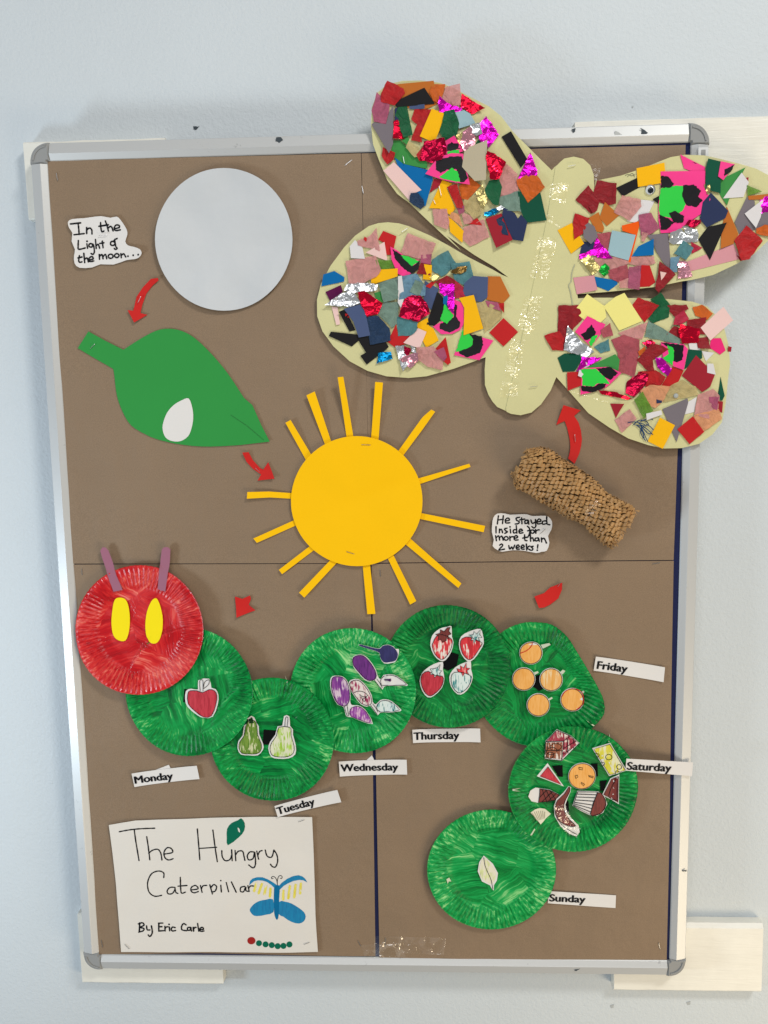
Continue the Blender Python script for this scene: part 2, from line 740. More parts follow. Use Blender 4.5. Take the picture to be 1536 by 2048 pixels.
def batten(px, label, top_bevel=0.0):
    h = -0.027
    w2 = W2(px, h)
    x0 = min(p.x for p in w2); x1 = max(p.x for p in w2)
    z0 = min(p.y for p in w2); z1 = max(p.y for p in w2)
    bm = bmesh.new()
    N = 24
    prof = [(WALLH + 0.0005, 0, 0.0), (h - 0.002, 0, 0.0), (h, 0, 0.002), (h, 1, -0.002 - top_bevel), (h - 0.002 - top_bevel * 0.8, 1, 0.0), (WALLH + 0.0005, 1, 0.0)]
    rows = []
    for i in range(N + 1):
        x = x0 + (x1 - x0) * i / N
        rows.append([bm.verts.new((x + (0.0015 * fbm(i, k, 0.7) if i in (0, N) else 0), -(hh), (z1 if s else z0) + dz + 0.0007 * fbm(x, k, 30, 3)))
                     for k, (hh, s, dz) in enumerate(prof)])
    for i in range(N):
        for k in range(len(prof)):
            k2 = (k + 1) % len(prof)
            bm.faces.new((rows[i][k], rows[i][k2], rows[i + 1][k2], rows[i + 1][k]))
    bm.faces.new(rows[0])
    bm.faces.new(rows[-1][::-1])
    o = bm_link('wooden_batten', bm, M_WOOD, None, Vector(((x0 + x1) / 2, -WALLH, z0)))
    tag(o, label, 'batten', 'painted battens behind the board')
    return o


batten(PXS('48,284 330,284 330,432 56,432'), 'short white painted batten poking out behind the top left corner of the board')
batten(PXS('1150,243 1680,243 1680,420 1150,420'), 'wide cream painted batten behind the top right corner of the board')
batten(PXS('164,1830 440,1830 440,1966 164,1966'), 'thin cream painted batten showing under the bottom left corner of the board')
batten(PXS('1229,1850 1522,1850 1522,1981 1229,1981'), 'broad cream painted batten jutting out behind the bottom right corner of the board', 0.004)

board = thing('notice_board', 'large aluminium framed notice board with navy felt, covered in brown paper', 'notice board', Vector((0, -0.6)), WALLH + 0.02)
box('felt_panel', BX0 + 0.015, BX1 - 0.015, BZ0 + 0.015, BZ1 - 0.015, -0.026, PAPER - 0.0012, M_FELT, board)
PROF = [(0.0004, -0.030), (0.0, -0.0075), (0.0015, -0.0045), (0.0150, 0.0), (0.0160, -0.0006), (0.0228, -0.0042), (0.0240, -0.0056), (0.0240, -0.012)]
CAPL = 0.0275


def rail(p0, p1, inward):
    bm = bmesh.new()
    p0, p1, inward = Vector(p0), Vector(p1), Vector(inward)
    A, B = [], []
    for d, h in PROF:
        for L, q in ((A, p0), (B, p1)):
            c = q + inward * d
            L.append(bm.verts.new((c.x, -h, c.y)))
    n = len(PROF)
    for i in range(n):
        j = (i + 1) % n
        bm.faces.new((A[i], A[j], B[j], B[i]))
    bm.faces.new(A)
    bm.faces.new(B[::-1])
    return bm_link('frame_rail', bm, M_ALU, board)


rail((BX0 + CAPL, BZ1), (BX1 - CAPL, BZ1), (0, -1))
rail((BX0 + CAPL, BZ0), (BX1 - CAPL, BZ0), (0, 1))
rail((BX0, BZ0 + CAPL), (BX0, BZ1 - CAPL), (1, 0))
rail((BX1, BZ0 + CAPL), (BX1, BZ1 - CAPL), (-1, 0))


def corner(cx, cz, sx, sz):
    r = 0.026
    pl = []
    for i in range(13):
        a = math.pi / 2 * i / 12
        pl.append((r - r * math.cos(a), r - r * math.sin(a)))     # rounded outer corner
    pl = pl[::-1]
    # outline: from the outer arc round to the inner notch
    arc = [(r - r * math.cos(math.pi / 2 * i / 12), r - r * math.sin(math.pi / 2 * i / 12)) for i in range(13)]
    out = arc + [(CAPL, 0.0), (CAPL, 0.0238), (0.0246, 0.0238), (0.0238, 0.0246), (0.0238, CAPL), (0.0, CAPL)]
    bm = bmesh.new()
    lo = [bm.verts.new((cx + sx * a, 0.030, cz + sz * b)) for a, b in out]
    mid = [bm.verts.new((cx + sx * a, 0.0045, cz + sz * b)) for a, b in out]
    c0 = (0.014, 0.014)
    hi = []
    for a, b in out:
        ka = a + (c0[0] - a) * 0.16
        kb = b + (c0[1] - b) * 0.16
        hi.append(bm.verts.new((cx + sx * ka, 0.0006, cz + sz * kb)))
    n = len(out)
    for i in range(n):
        j = (i + 1) % n
        bm.faces.new((lo[i], lo[j], mid[j], mid[i]))
        bm.faces.new((mid[i], mid[j], hi[j], hi[i]))
    bm.faces.new(hi)
    o = bm_link('corner_cap', bm, M_CAP, board)
    # raised arc moulded into the cap
    V, F = [], []
    for k in range(11):
        a = math.pi / 2 * (k + 0.5) / 11
        for rr, h in ((0.0175, 0.0000), (0.0180, 0.0009), (0.0195, 0.0009), (0.0200, 0.0000)):
            V.append((cx + sx * (0.0245 - rr * math.cos(a)), -h, cz + sz * (0.0245 - rr * math.sin(a))))
    for k in range(10):
        for q in range(3):
            a = k * 4 + q
            F.append([a, a + 1, a + 5, a + 4])
    link('moulding', V, F, M_CAP, Base(o, board.loc))


corner(BX0, BZ1, 1, -1)
corner(BX1, BZ1, -1, -1)
corner(BX0, BZ0, 1, 1)
corner(BX1, BZ0, -1, 1)
# slotted hanging clip on the right rail, just under the cap
w2 = W2(PXS('1396,294 1417,294 1417,330 1397,330'), 0.001)
o = box('hanging_clip', w2[0].x, w2[1].x, w2[2].y, w2[1].y, -0.006, 0.0018, M_ALU, board, 0.0006)
w3 = W2(PXS('1402,299 1412,299 1412,318 1402,318'), 0.002)
box('clip_slot', w3[0].x, w3[1].x, w3[2].y, w3[0].y, 0.0005, 0.0021, M_CAP, Base(o, board.loc), 0.0004)


def scuff(px, h, name='scuff_mark', mat=None):
    w = W2(px, h)
    return sheet(name, w, lambda x, z: h + 0.0004, mat or SCUFF, board, 0.0003)


scuff(jag(PXS('552,275 562,274 566,280 558,286 551,282'), 1, 3, 1), -0.002)
scuff(jag(PXS('1280,256 1287,259 1296,266 1288,272 1282,268 1284,261'), 1, 3, 2), -0.001)
scuff(jag(PXS('1143,258 1152,257 1150,263 1146,266'), 1, 3, 3), -0.002)
scuff(jag(PXS('1230,262 1238,265 1248,274 1228,274'), 1, 3, 4), -0.001, mat=card('pale smear', (186, 188, 186)))
scuff(jag(PXS('1364,1740 1374,1739 1372,1743 1365,1743'), 1, 3, 5), -0.001)
scuff(jag(PXS('1148,1940 1160,1937 1152,1942'), 1, 3, 6), -0.001)
o = sheet('plaster_chip', W2(jag(PXS('387,252 396,254 399,252 393,260 388,259'), 1, 3, 8), WALLH), lambda x, z: WALLH + 0.0008, SCUFF, None, 0.0006)
tag(o, 'small dark chipped spot on the wall above the board', 'wall mark')

for i, (x, y, r, lab) in enumerate(((1224, 2012, 4, 'tiny grey chip on the wall under the left end of the bottom right batten'), (1377, 2006, 4, 'tiny grey chip on the wall under the middle of the bottom right batten'),
                                  (1265, 214, 2, 'faint grey speck on the wall above the right end of the board'))):
    o = sheet('plaster_chip', W2(jag([(x - r, y - r * .5), (x + r, y - r), (x + r * .7, y + r * .8), (x - r * .6, y + r)], 0.8, 2, 20 + i), WALLH), lambda x, z: WALLH + 0.0006, card('grey chip', (178, 182, 182)), None, 0.0004)
    tag(o, lab, 'wall mark')

# ------------------------------------------------------------ brown paper


def staple(a, b, hf, parent, lift=0.0006):
    pa, pb = P(a[0], a[1], hf), P(b[0], b[1], hf)
    d = (pb - pa)
    L = d.length
    d.normalize()
    n = Vector((-d.y, d.x))
    r = 0.00038
    V, F = [], []
    path = [(0.0, hf - 0.0006), (0.0, hf + lift), (0.12, hf + lift + 0.0002), (0.88, hf + lift + 0.0002), (1.0, hf + lift), (1.0, hf - 0.0006)]
    for s, h in path:
        c = pa + d * (L * s)
        for k in range(4):
            an = math.pi / 4 + k * math.pi / 2
            off = math.cos(an) * r
            hh = h + math.sin(an) * r
            q = c + n * off
            V.append((q.x, -hh, q.y))
    for i in range(len(path) - 1):
        for k in range(4):
            a0 = i * 4 + k
            a1 = i * 4 + (k + 1) % 4
            F.append([a0, a1, a1 + 4, a0 + 4])
    return link('staple', V, F, M_STAPLE, parent)


def paper_sheet(px, label, lvl, stap, seed):
    wp = W2(px)
    x0, x1 = min(p.x for p in wp), max(p.x for p in wp)
    z0, z1 = min(p.y for p in wp), max(p.y for p in wp)

    def hf(x, z):
        e = min(x - x0, x1 - x, z - z0, z1 - z)
        k = max(0.0, 1 - max(e, 0) / 0.04)
        return PAPER + lvl + 0.0005 * (fbm(x, z, 7, seed) + 0.4) + 0.0007 * max(0, fbm(x, z, 18, seed + 9)) + 0.0006 * k * (0.5 + fbm(x, z, 14, seed + 5))
    o = sheet('kraft_paper', wp, hf, M_KRAFT, None, 0.0003, 0.016)
    tag(o, label, 'brown paper', 'brown paper sheets backing the board')
    b = Base(o, o.location.copy())
    for s in stap:
        staple((s[0], s[1]), (s[2], s[3]), PAPER + 0.0006 + lvl, b)
    return b


k1 = paper_sheet(PXS('96,323 300,317 722,307 732,700 741,1126 400,1126.6 146,1127 145,1095 127,860 105,470'),
                 'upper left brown paper sheet, behind the grey moon and green leaf', 0.0006,
                 [(113, 346, 116, 362), (690, 331, 704, 320)], 1)
k2 = paper_sheet(PXS('723,307 1371,290 1363,600 1355,900 1347,1119.8 1000,1122.6 742,1125.8 732,700'),
                 'upper right brown paper sheet, behind the butterfly and cocoon', 0.0002,
                 [(724, 372, 727, 388), (1304, 1128, 1320, 1125), (760, 1138, 761, 1153)], 2)
k3 = paper_sheet(PXS('146,1128.8 400,1128.2 741,1127.6 745,1480 751,1912 640,1911 400,1906 300,1907 206,1908 193,1909 196,1890 181,1700 170,1550'),
                 'lower left brown paper sheet, behind the title page', 0.0000,
                 [(164, 1137, 165, 1150), (203, 1880, 206, 1894), (716, 1881, 722, 1892)], 3)
k4 = paper_sheet(PXS('743,1127.4 1000,1124.2 1347,1121.4 1342,1400 1338,1700 1333,1919 1000,1918 759,1915 751,1480'),
                 'lower right brown paper sheet, behind the plain leaf plate', 0.0004,
                 [(1317, 1885, 1320, 1898), (771, 1876, 771, 1892)], 4)


def tape(px, h, parent, sp=0.006, amp=0.0004):
    w = W2(px, h)
    return sheet('tape_strip', w, lambda x, z: h + amp * fbm(x, z, 160, 9), M_TAPE, parent, 0.0001, sp)


tape(PXS('748,1872 892,1876 888,1910 802,1906 800,1914 748,1912'), PAPER + 0.0022, k4)
tape(PXS('722,1890 800,1886 812,1914 730,1916'), PAPER + 0.0028, k4)
BACK = PAPER + 0.0012     # front of the brown paper


# ------------------------------------------------------------ plain cut-outs
def curl(base, pts, lift, seed=0.0, amp=0.0005):
    """lies on base, ends lifted a little"""
    c = cen(pts)
    rmax = max((p - c).length for p in pts)

    def f(x, z):
        r = (Vector((x, z)) - c).length / rmax
        return base + lift * r ** 3 + amp * (fbm(x, z, 22, seed) + 0.6)
    return f


def cut(name, px, label, cat, base=BACK, mat=MWHITE, lift=0.001, sp=0.012, group=None, amp=0.0005, thick=0.0004, seed=None):
    wp = W2(px, base)
    seed = seed if seed is not None else random.uniform(0, 50)
    hf = curl(base + 0.0006, wp, lift, seed, amp)
    o = sheet(name, wp, hf, mat, None, thick, sp)
    tag(o, label, cat, group)
    return Base(o, o.location.copy()), hf


moon, mh = cut('paper_moon', ell(449.5, 480, 136.5, 142, 72), 'large round silver grey paper moon in the upper left', 'paper moon', mat=MMOON, lift=0.004, amp=0.0022, sp=0.009)
staple((470, 345), (489, 349), BACK + 0.0022, moon)
staple((408, 586), (425, 587), BACK + 0.0022, moon)

leaf_px = ZH('480,1525 545,1422 650,1480 760,1535') + smooth_poly(ZH('760,1535 860,1470 960,1418 1040,1405 1120,1420 1200,1465 1300,1560 1400,1680 1500,1830'), 3, False)[1:] + \
    PXS('505,810 523,850 540,883') + smooth_poly(PXS('480,890 420,893 370,890 320,880 290,868 262,850 245,822 234,790 229,750 227,738'), 3, False) + ZH('690,1648 580,1585')
leaf, lh = cut('paper_leaf', leaf_px, 'big green card leaf with a short stem and a white egg on it', 'paper leaf', mat=MGREEN, lift=0.0015)
egg_px = smooth_poly(PXS('378,797 385,815 387,835 384,855 377,872 362,882 345,882 332,875 326,860 327,845 335,825 348,810 365,800'), 3)
sheet('egg', W2(egg_px, BACK), lambda x, z: lh(x, z) + 0.0006, MWHITE, leaf, 0.0004, 0.01)
pen('crease_shade', [W2(PXS('462,830 495,852 528,880'), BACK)], 1.0, lh, card('green crease', (48, 122, 62)), leaf)  # shade of the fold drawn as a darker green line, card not folded
staple((181, 697), (190, 688), BACK + 0.0022, leaf)

# the sun
sc = P(714, 1001.4, BACK)
sun = thing('paper_sun', 'large yellow card sun with fourteen narrow rays in the middle of the board', 'paper sun', sc, BACK)


def sun_h(x, z):
    d = Vector((x, z)) - sc
    fold = abs(d.x * 0.33 - d.y * 0.94)
    return BACK + 0.0016 + 0.0010 * (fbm(x, z, 12, 4.4) + 0.3) - 0.0014 * max(0, 1 - fold / 0.016) + 0.0007 * math.sin(3.0 + math.atan2(d.y, d.x) * 5) * min(1, d.length / 0.05) + 0.0012 * (d.length / 0.09) ** 2


dsc = sheet('disc', W2(ell(713.9, 1001.4, 131.2, 129.6, 80), BACK), lambda x, z: sun_h(x, z) + 0.001, MYEL, sun, 0.0004, 0.008)
staple((723, 889), (741, 890), BACK + 0.0040, Base(sun.o, sun.loc))
staple((693, 1103), (709, 1108), BACK + 0.0040, sun)
RAYS = ['103,720 225,718 350,728 390,732 390,762 348,760 230,752 100,758', '135,985 370,880 420,862 430,890 385,908 155,1010',
        '280,1163 460,1025 500,995 520,1020 482,1050 298,1188', '395,1292 575,1105 620,1060 650,1080 612,1120 425,1320',
        '755,1140 750,1090 792,1090 797,1136 828,1412 782,1414', '900,1104 880,1060 912,1040 932,1085 1060,1340 1025,1360',
        '1002,1022 970,995 995,962 1030,990 1316,1240 1298,1265', '1080,875 1030,866 1038,832 1090,842 1450,912 1442,948',
        '1070,645 1360,560 1368,578 1085,675 1030,690 1022,660', '958,488 1085,310 1100,292 1145,253 1167,265 1100,360 985,515 960,550 935,525',
        '803,415 828,96 872,100 845,428 842,470 800,465', '663,408 618,70 650,67 702,405 707,450 668,450',
        '540,450 438,172 485,150 575,432 590,470 555,490', '432,540 318,328 347,312 460,505 480,545 455,575']
for i, r in enumerate(RAYS):
    wp = W2(ZG(r), BACK)
    li = [0.004, 0.001, 0.001, 0.002, 0.0015, 0.001, 0.001, 0.002, 0.002, 0.002, 0.006, 0.010, 0.004, 0.003][i]

    def rh(x, z, li=li, i=i):
        q = max(0.0, ((Vector((x, z)) - sc).length - 0.085) / 0.075)
        return BACK + 0.0010 + 0.0012 * min(1, 2 * q) + li * q ** 1.6
    sheet('ray', wp, rh, MYEL, sun, 0.0004, 0.010)

ARR = [
    (ZH('975,1095 930,1100 880,1150 840,1210 822,1295 788,1292 830,1368 908,1320 865,1310 875,1260 900,1190 940,1140 978,1110'),
     'red curved arrow pointing from the moon down to the leaf', (276, 606, 282, 593)),
    (ZG('73,497 108,495 130,540 170,585 190,595 218,552 256,645 158,657 178,622 130,590 95,550'),
     'small red curved arrow between the leaf tip and the sun', (511, 936, 520, 944)),
    (ZF('638,77 770,117 722,160 755,210 774,270 782,340 776,390 760,450 722,526 675,487 688,440 693,400 690,350 680,300 668,250 650,200 620,212 585,230'),
     'red curved arrow pointing up from the cocoon to the butterfly', (1149, 869, 1151, 883)),
    (ZQ('1345,470 1400,490 1460,463 1468,490 1450,535 1503,575 1360,630'), 'red torn arrow head above the gap between the red and green plates', None),
    (ZF('415,1543 490,1520 540,1475 590,1455 628,1435 628,1490 600,1560 540,1605 490,1628 450,1630'),
     'broken red arrow tail above the plate of oranges', (1115, 1173, 1123, 1164)),
]
for px, lab, st in ARR:
    b, _ = cut('paper_arrow', px, lab, 'arrow', mat=MRED, lift=0.0035, sp=0.010, group='red paper arrows', amp=0.001)
    if st:
        staple(st[:2], st[2:], BACK + 0.0026, b)

# ------------------------------------------------------------ notes in pen
n1, nh = cut('paper_note', smooth_poly(ZH('425,755 450,735 520,728 560,722 625,715 680,725 720,718 745,740 780,795 785,830 772,870 790,895 830,905 865,920 877,945 860,970 830,980 780,985 700,1012 620,1010 570,1030 495,1033 465,1005 460,960 465,920 445,870 450,820 432,790'), 2),
             'white speech note about the moon, left of the grey moon', 'note', mat=MWHITE, lift=0.004, sp=0.005, group='handwritten notes')
T1 = """440,765 500,757 | 485,763 488,795 490,828 | 460,830 520,822 | 535,785 535,822 | 535,802 550,788 565,797 567,824 | 620,755 622,790 628,810 640,806 | 610,777 668,768 |
650,745 660,775 668,806 | 666,788 680,778 690,785 697,805 | 706,792 736,784 732,771 714,771 704,788 712,803 742,799 |
485,865 484,900 488,919 526,910 | 536,885 540,912 | 537,869 | 572,886 553,884 549,900 566,904 574,886 582,930 574,949 562,944 | 588,858 593,913 | 592,897 605,888 614,912 | 630,868 635,908 | 615,882 640,878 |
722,852 708,858 700,868 | 708,868 713,900 722,912 712,919 704,913 |
492,958 489,990 496,999 508,996 | 484,972 508,966 | 518,943 525,1001 | 524,980 538,972 547,996 | 553,984 576,976 566,963 550,975 556,993 579,990 |
612,950 614,979 | 614,962 628,950 636,976 | 636,962 650,950 658,976 | 745,945 748,970 | 748,956 762,946 776,966 | 790,961 | 823,956 | 855,953"""
st1 = strokes(ZH, T1, BACK) + [circ_stroke(ZH, 694, 882, 14, 13, BACK), circ_stroke(ZH, 682, 961, 15, 13, BACK), circ_stroke(ZH, 720, 957, 14, 12, BACK)]
pen('writing', st1, 3.1, nh, INK, n1)
staple((198, 471), (214, 470), BACK + 0.0028, n1)

n2, nh2 = cut('paper_note', smooth_poly(ZF('100,940 130,908 190,908 230,918 300,915 360,915 400,928 470,925 520,930 550,970 545,1030 520,1080 530,1130 510,1190 470,1200 430,1210 340,1195 250,1190 170,1200 130,1185 95,1155 105,1110 90,1050 92,990'), 2),
              'white wavy edged note in black pen beside the brown cocoon', 'note', mat=MWHITE, lift=0.004, sp=0.005, group='handwritten notes')
T2 = """140,925 136,955 132,988 | 178,925 172,986 | 135,958 178,952 | 195,966 225,959 215,943 195,955 198,980 228,980 | 302,938 278,944 280,960 300,972 294,986 270,990 | 318,942 322,988 | 305,958 342,952 |
368,960 347,963 345,984 364,982 369,960 374,990 | 390,960 400,984 418,978 | 424,955 427,1005 414,1020 398,1010 | 438,973 466,966 455,950 438,964 442,988 470,984 | 506,964 480,968 480,990 505,986 | 509,932 512,985 532,993 |
122,1008 122,1056 | 148,1028 148,1056 | 148,1040 163,1030 173,1056 | 207,1022 188,1026 195,1040 210,1050 190,1061 | 232,1030 235,1058 | 230,1012 | 278,1034 257,1036 258,1058 280,1055 | 278,1003 283,1060 | 300,1047 326,1040 312,1028 299,1042 304,1060 330,1057 |
364,1008 378,1022 382,1052 372,1082 | 366,1042 388,1038 | 425,1033 428,1060 | 428,1046 440,1036 454,1034 |
118,1078 125,1116 | 124,1092 142,1080 150,1112 | 150,1093 167,1082 177,1113 | 228,1085 230,1116 | 230,1098 242,1088 257,1088 | 263,1100 289,1092 278,1078 262,1092 267,1112 292,1112 | 342,1073 344,1112 360,1118 | 328,1098 368,1090 | 385,1063 388,1121 | 388,1102 403,1095 412,1120 |
444,1096 424,1100 424,1118 444,1115 448,1096 454,1121 | 470,1095 472,1126 | 472,1108 490,1098 508,1134 |
150,1150 165,1142 172,1156 143,1186 187,1181 | 220,1155 228,1182 242,1165 252,1182 266,1152 | 279,1170 301,1165 292,1150 278,1162 281,1181 302,1182 | 317,1170 339,1165 330,1150 316,1162 319,1181 340,1182 | 355,1143 358,1189 | 381,1158 360,1172 384,1188 | 407,1160 390,1164 404,1176 400,1189 384,1189 | 443,1148 440,1173 | 438,1189"""
st2 = strokes(ZF, T2, BACK) + [circ_stroke(ZF, 402, 1048, 14, 13, BACK), circ_stroke(ZF, 200, 1100, 16, 14, BACK)]
pen('writing', st2, 3.0, nh2, INK, n2)
staple((1080, 1067), (1090, 1058), BACK + 0.0028, n2)

# ------------------------------------------------------------ the title page
tp, th = cut('title_page', ZI('63,162 150,147 240,133 420,127 600,122 860,112 1100,110 1418,108 1428,350 1435,560 1440,760 1446,860 1457,1005 1280,1012 1100,1015 800,1010 500,1012 145,1008 128,800 110,560 88,360'),
             'white handwritten title page with a blue butterfly drawing, bottom left', 'title page', mat=MSHEET, lift=0.002, sp=0.008, amp=0.001)
T3 = """133,206 180,197 230,190 300,186 368,184 | 232,190 245,290 263,400 | 315,240 325,310 335,395 | 328,352 352,332 388,325 408,350 416,396 | 435,356 486,346 478,320 450,315 430,345 436,380 460,396 490,388 |
652,190 660,290 668,396 | 755,198 770,310 785,408 | 665,320 780,312 | 815,335 818,375 838,402 868,395 880,368 | 880,330 884,402 | 903,335 908,402 | 907,362 925,340 953,340 962,370 969,400 |
1030,344 1002,344 985,370 995,396 1024,386 1034,345 1040,420 1025,449 995,430 | 1048,338 1061,391 | 1055,366 1068,340 1084,334 | 1105,330 1118,370 1148,376 1163,330 | 1163,330 1182,360 1188,402 1175,440 1155,441 1140,424 |
428,514 427,482 392,470 345,490 320,550 330,610 368,638 414,632 | 502,580 470,580 451,602 458,622 485,620 502,594 502,580 508,612 522,620 | 538,513 540,580 546,618 572,612 | 523,572 582,568 | 608,598 656,590 640,568 612,580 610,605 630,617 658,608 |
672,568 683,614 | 678,590 690,570 714,567 | 735,563 752,624 | 740,585 760,562 780,575 770,605 748,610 | 808,566 812,611 | 808,535 | 845,548 860,609 | 879,543 911,612 | 967,572 942,580 940,605 960,608 975,575 976,600 992,606 | 989,568 998,606 | 995,586 1006,570 1028,570"""
S3 = strokes(ZI, T3, BACK)
for a_, b_ in ((0, 5), (5, 17), (17, 99)):
    pen('handwritten_word', S3[a_:b_], 2.9, th, INK, tp)
T4 = """268,815 266,870 | 259,822 285,814 297,830 270,845 296,852 290,868 262,876 | 314,835 318,860 336,862 | 346,835 352,880 337,905 325,895 | 395,818 395,870 | 393,818 421,818 | 395,842 416,842 | 395,870 429,868 |
435,840 437,870 | 437,853 446,844 457,843 | 465,845 467,869 | 463,827 | 504,848 486,845 478,858 485,870 507,867 | 577,829 560,821 547,840 550,862 580,868 | 606,845 588,848 588,865 605,862 608,845 613,870 | 625,845 627,871 | 627,857 636,846 644,846 | 654,820 662,871 | 670,861 693,858 685,845 669,855 674,872 696,870"""
pen('byline', strokes(ZI, T4, BACK), 3.3, th, INK, tp)
BLUE = crayon('blue felt pen', (0, 112, 160), 0.97, 1.2, c2=(0, 128, 174))
YLW = crayon('yellow felt pen', (222, 204, 60), 0.75, 0.1, c2=(232, 220, 110))
DGR = card('dark green felt pen', (0, 108, 82), 0.7, 0.1, 0.05)


def drawn(name, px, mat, hf, parent, e=0.00022):
    w = W2(px, BACK)
    return sheet(name, w, lambda x, z: hf(x, z) + e, mat, parent, 0.00006, 0.008)


drawn('drawn_leaf', smooth_poly(ZI('945,118 968,150 965,200 930,245 855,300 848,250 850,190 880,150 925,130'), 2), DGR, th, tp)
drawn('drawn_leaf_spot', smooth_poly(ZI('921,180 933,190 937,212 926,206'), 2), MSHEET, th, tp, 0.0003)
drawn('drawn_wing', smooth_poly(ZO('690,700 560,705 440,730 340,790 272,880 290,940 350,995 450,998 560,975 700,925'), 2), BLUE, th, tp)
drawn('drawn_wing', smooth_poly(ZO('800,745 900,742 1020,775 1150,850 1250,930 1280,1010 1250,1090 1170,1132 1070,1120 960,1070 880,1010 795,960'), 2), BLUE, th, tp)
drawn('drawn_wing', ZO('260,445 275,370 320,325 400,300 500,300 600,340 700,400 760,445 720,500 660,440 580,385 500,360 420,355 350,370 300,410'), BLUE, th, tp, 0.00024)
drawn('drawn_wing', ZO('785,470 850,400 950,325 1060,275 1150,260 1220,280 1270,320 1312,390 1240,350 1160,345 1060,365 960,410 880,460 815,525'), BLUE, th, tp, 0.00028)
drawn('drawn_body', smooth_poly(ZO('715,480 770,440 805,470 810,560 800,700 800,900 785,1030 762,1065 735,1030 712,930 705,700 708,560'), 2), card('blue felt pen body', (0, 108, 156), 0.7, 0.08, 0.05), th, tp, 0.00034)
pen('drawn_feeler', strokes(ZO, '768,440 760,370 735,310 690,285 662,305 672,328 692,322 | 768,440 770,360 790,290 825,268 855,290 845,322 822,318', BACK), 1.5, th, INK, tp)
for a, b in (((390, 405), (350, 550)), ((490, 420), (430, 590)), ((565, 460), (535, 610)), ((645, 505), (635, 650)), ((875, 545), (872, 705)), ((995, 460), (965, 685)), ((1098, 435), (1072, 665)), ((1195, 410), (1178, 595))):
    pen('yellow_dash', strokes(ZO, '%d,%d %d,%d' % (a + b), BACK), 5.0, th, YLW, tp)
# a plain row of felt pen blobs along the bottom edge
RDOT = card('red felt pen', (168, 38, 34), 0.7, 0.1, 0.05)
drawn('pen_blob', ZO(' '.join('%f,%f' % q for q in ell(300, 1445, 74, 68, 16))), RDOT, th, tp)
for k, (u, v) in enumerate([(437, 1492), (556, 1512), (668, 1524), (776, 1540), (880, 1534), (988, 1508)]):
    drawn('pen_blob', ZO(' '.join('%f,%f' % q for q in ell(u, v, 55, 54, 14))), DGR, th, tp, 0.0002 + 0.00003 * (k % 2))
for s in ((597, 1643, 609, 1639), (250, 1888, 259, 1897), (608, 1888, 619, 1884)):
    staple(s[:2], s[2:], BACK + 0.0028, tp)


# ------------------------------------------------------------ painted paper plates
PG = plate_paint('green poster paint', (0, 84, 38), (0, 128, 54), (6, 160, 74), (150, 215, 135), 0.0)
PG2 = plate_paint('thin green poster paint', (0, 90, 40), (0, 132, 56), (22, 166, 82), (160, 220, 145), 0.05)
PGD = plate_paint('thick green poster paint', (0, 80, 36), (0, 116, 48), (4, 148, 66), (120, 195, 118), -0.04)
PRD = plate_paint('red poster paint', (164, 8, 18), (192, 14, 24), (214, 40, 38), (236, 130, 112), 0.03, 0.16, 0.5)  # palest pinkish streaks paint the plate's highlights into its colour
PH = BACK + 0.006
PLATES = []


def sstep(a, b, x):
    t_ = min(1, max(0, (x - a) / (b - a)))
    return t_ * t_ * (3 - 2 * t_)


class Plate:
    def __init__(self, c, radial, below, seed):
        self.c = c
        self.radial = radial
        self.below = below
        self.seed = seed

    def u(self, x, z):
        d = Vector((x, z)) - self.c
        return d.length / self.radial(math.atan2(d.y, d.x))

    def h(self, x, z, flute=True):
        u = self.u(x, z)
        if u > 1.0005:
            return -1
        d = Vector((x, z)) - self.c
        hh = 0.0022 + 0.0026 * sstep(0.62, 0.70, u) + 0.0042 * sstep(0.66, 0.97, u) - 0.0006 * sstep(0.97, 1.0, u)
        hh += 0.0008 * fbm(x, z, 9, self.seed) * u + 0.0012 * u * u * fbm(x, z, 14, self.seed + 3)
        if flute and u > 0.62:
            a = math.atan2(d.y, d.x)
            k = sstep(0.63, 0.70, u) * (1 - sstep(0.93, 0.99, u))
            wob = 0.65 + 0.5 * fbm(math.cos(a) * 0.1, math.sin(a) * 0.1, 40, self.seed)
            s_ = math.sin(a * 76 + 0.5 * math.sin(3 * a + self.seed))
            hh += 0.0013 * k * wob * (s_ if s_ > -0.3 else -0.3 + (s_ + 0.3) * 1.4)
        base = BACK + hh
        for p in self.below:
            dr = (p.c - self.c).normalized()
            base += 0.0060 * sstep(-0.75, 0.55, d.dot(dr) / 0.085)
        for p in self.below:
            l = p.h(x, z, False)
            if l > -1:
                base = max(base, l + 0.0014)
        return base


def ell_radial(c, wp):
    """radius of a world outline around c as a function of the angle"""
    tab = sorted((math.atan2(p.y - c.y, p.x - c.x), (p - c).length) for p in wp)
    n = len(tab)

    def f(a):
        lo, hi = 0, n
        while lo < hi:
            m = (lo + hi) // 2
            if tab[m][0] < a: lo = m + 1
            else: hi = m
        j = lo % n
        i = (lo - 1) % n
        a0, r0 = tab[i]
        a1, r1 = tab[j]
        if a1 <= a0: a1 += 2 * math.pi
        if a < a0: a += 2 * math.pi
        t_ = (a - a0) / (a1 - a0 + 1e-9)
        return r0 + (r1 - r0) * min(1, max(0, t_))
    return f


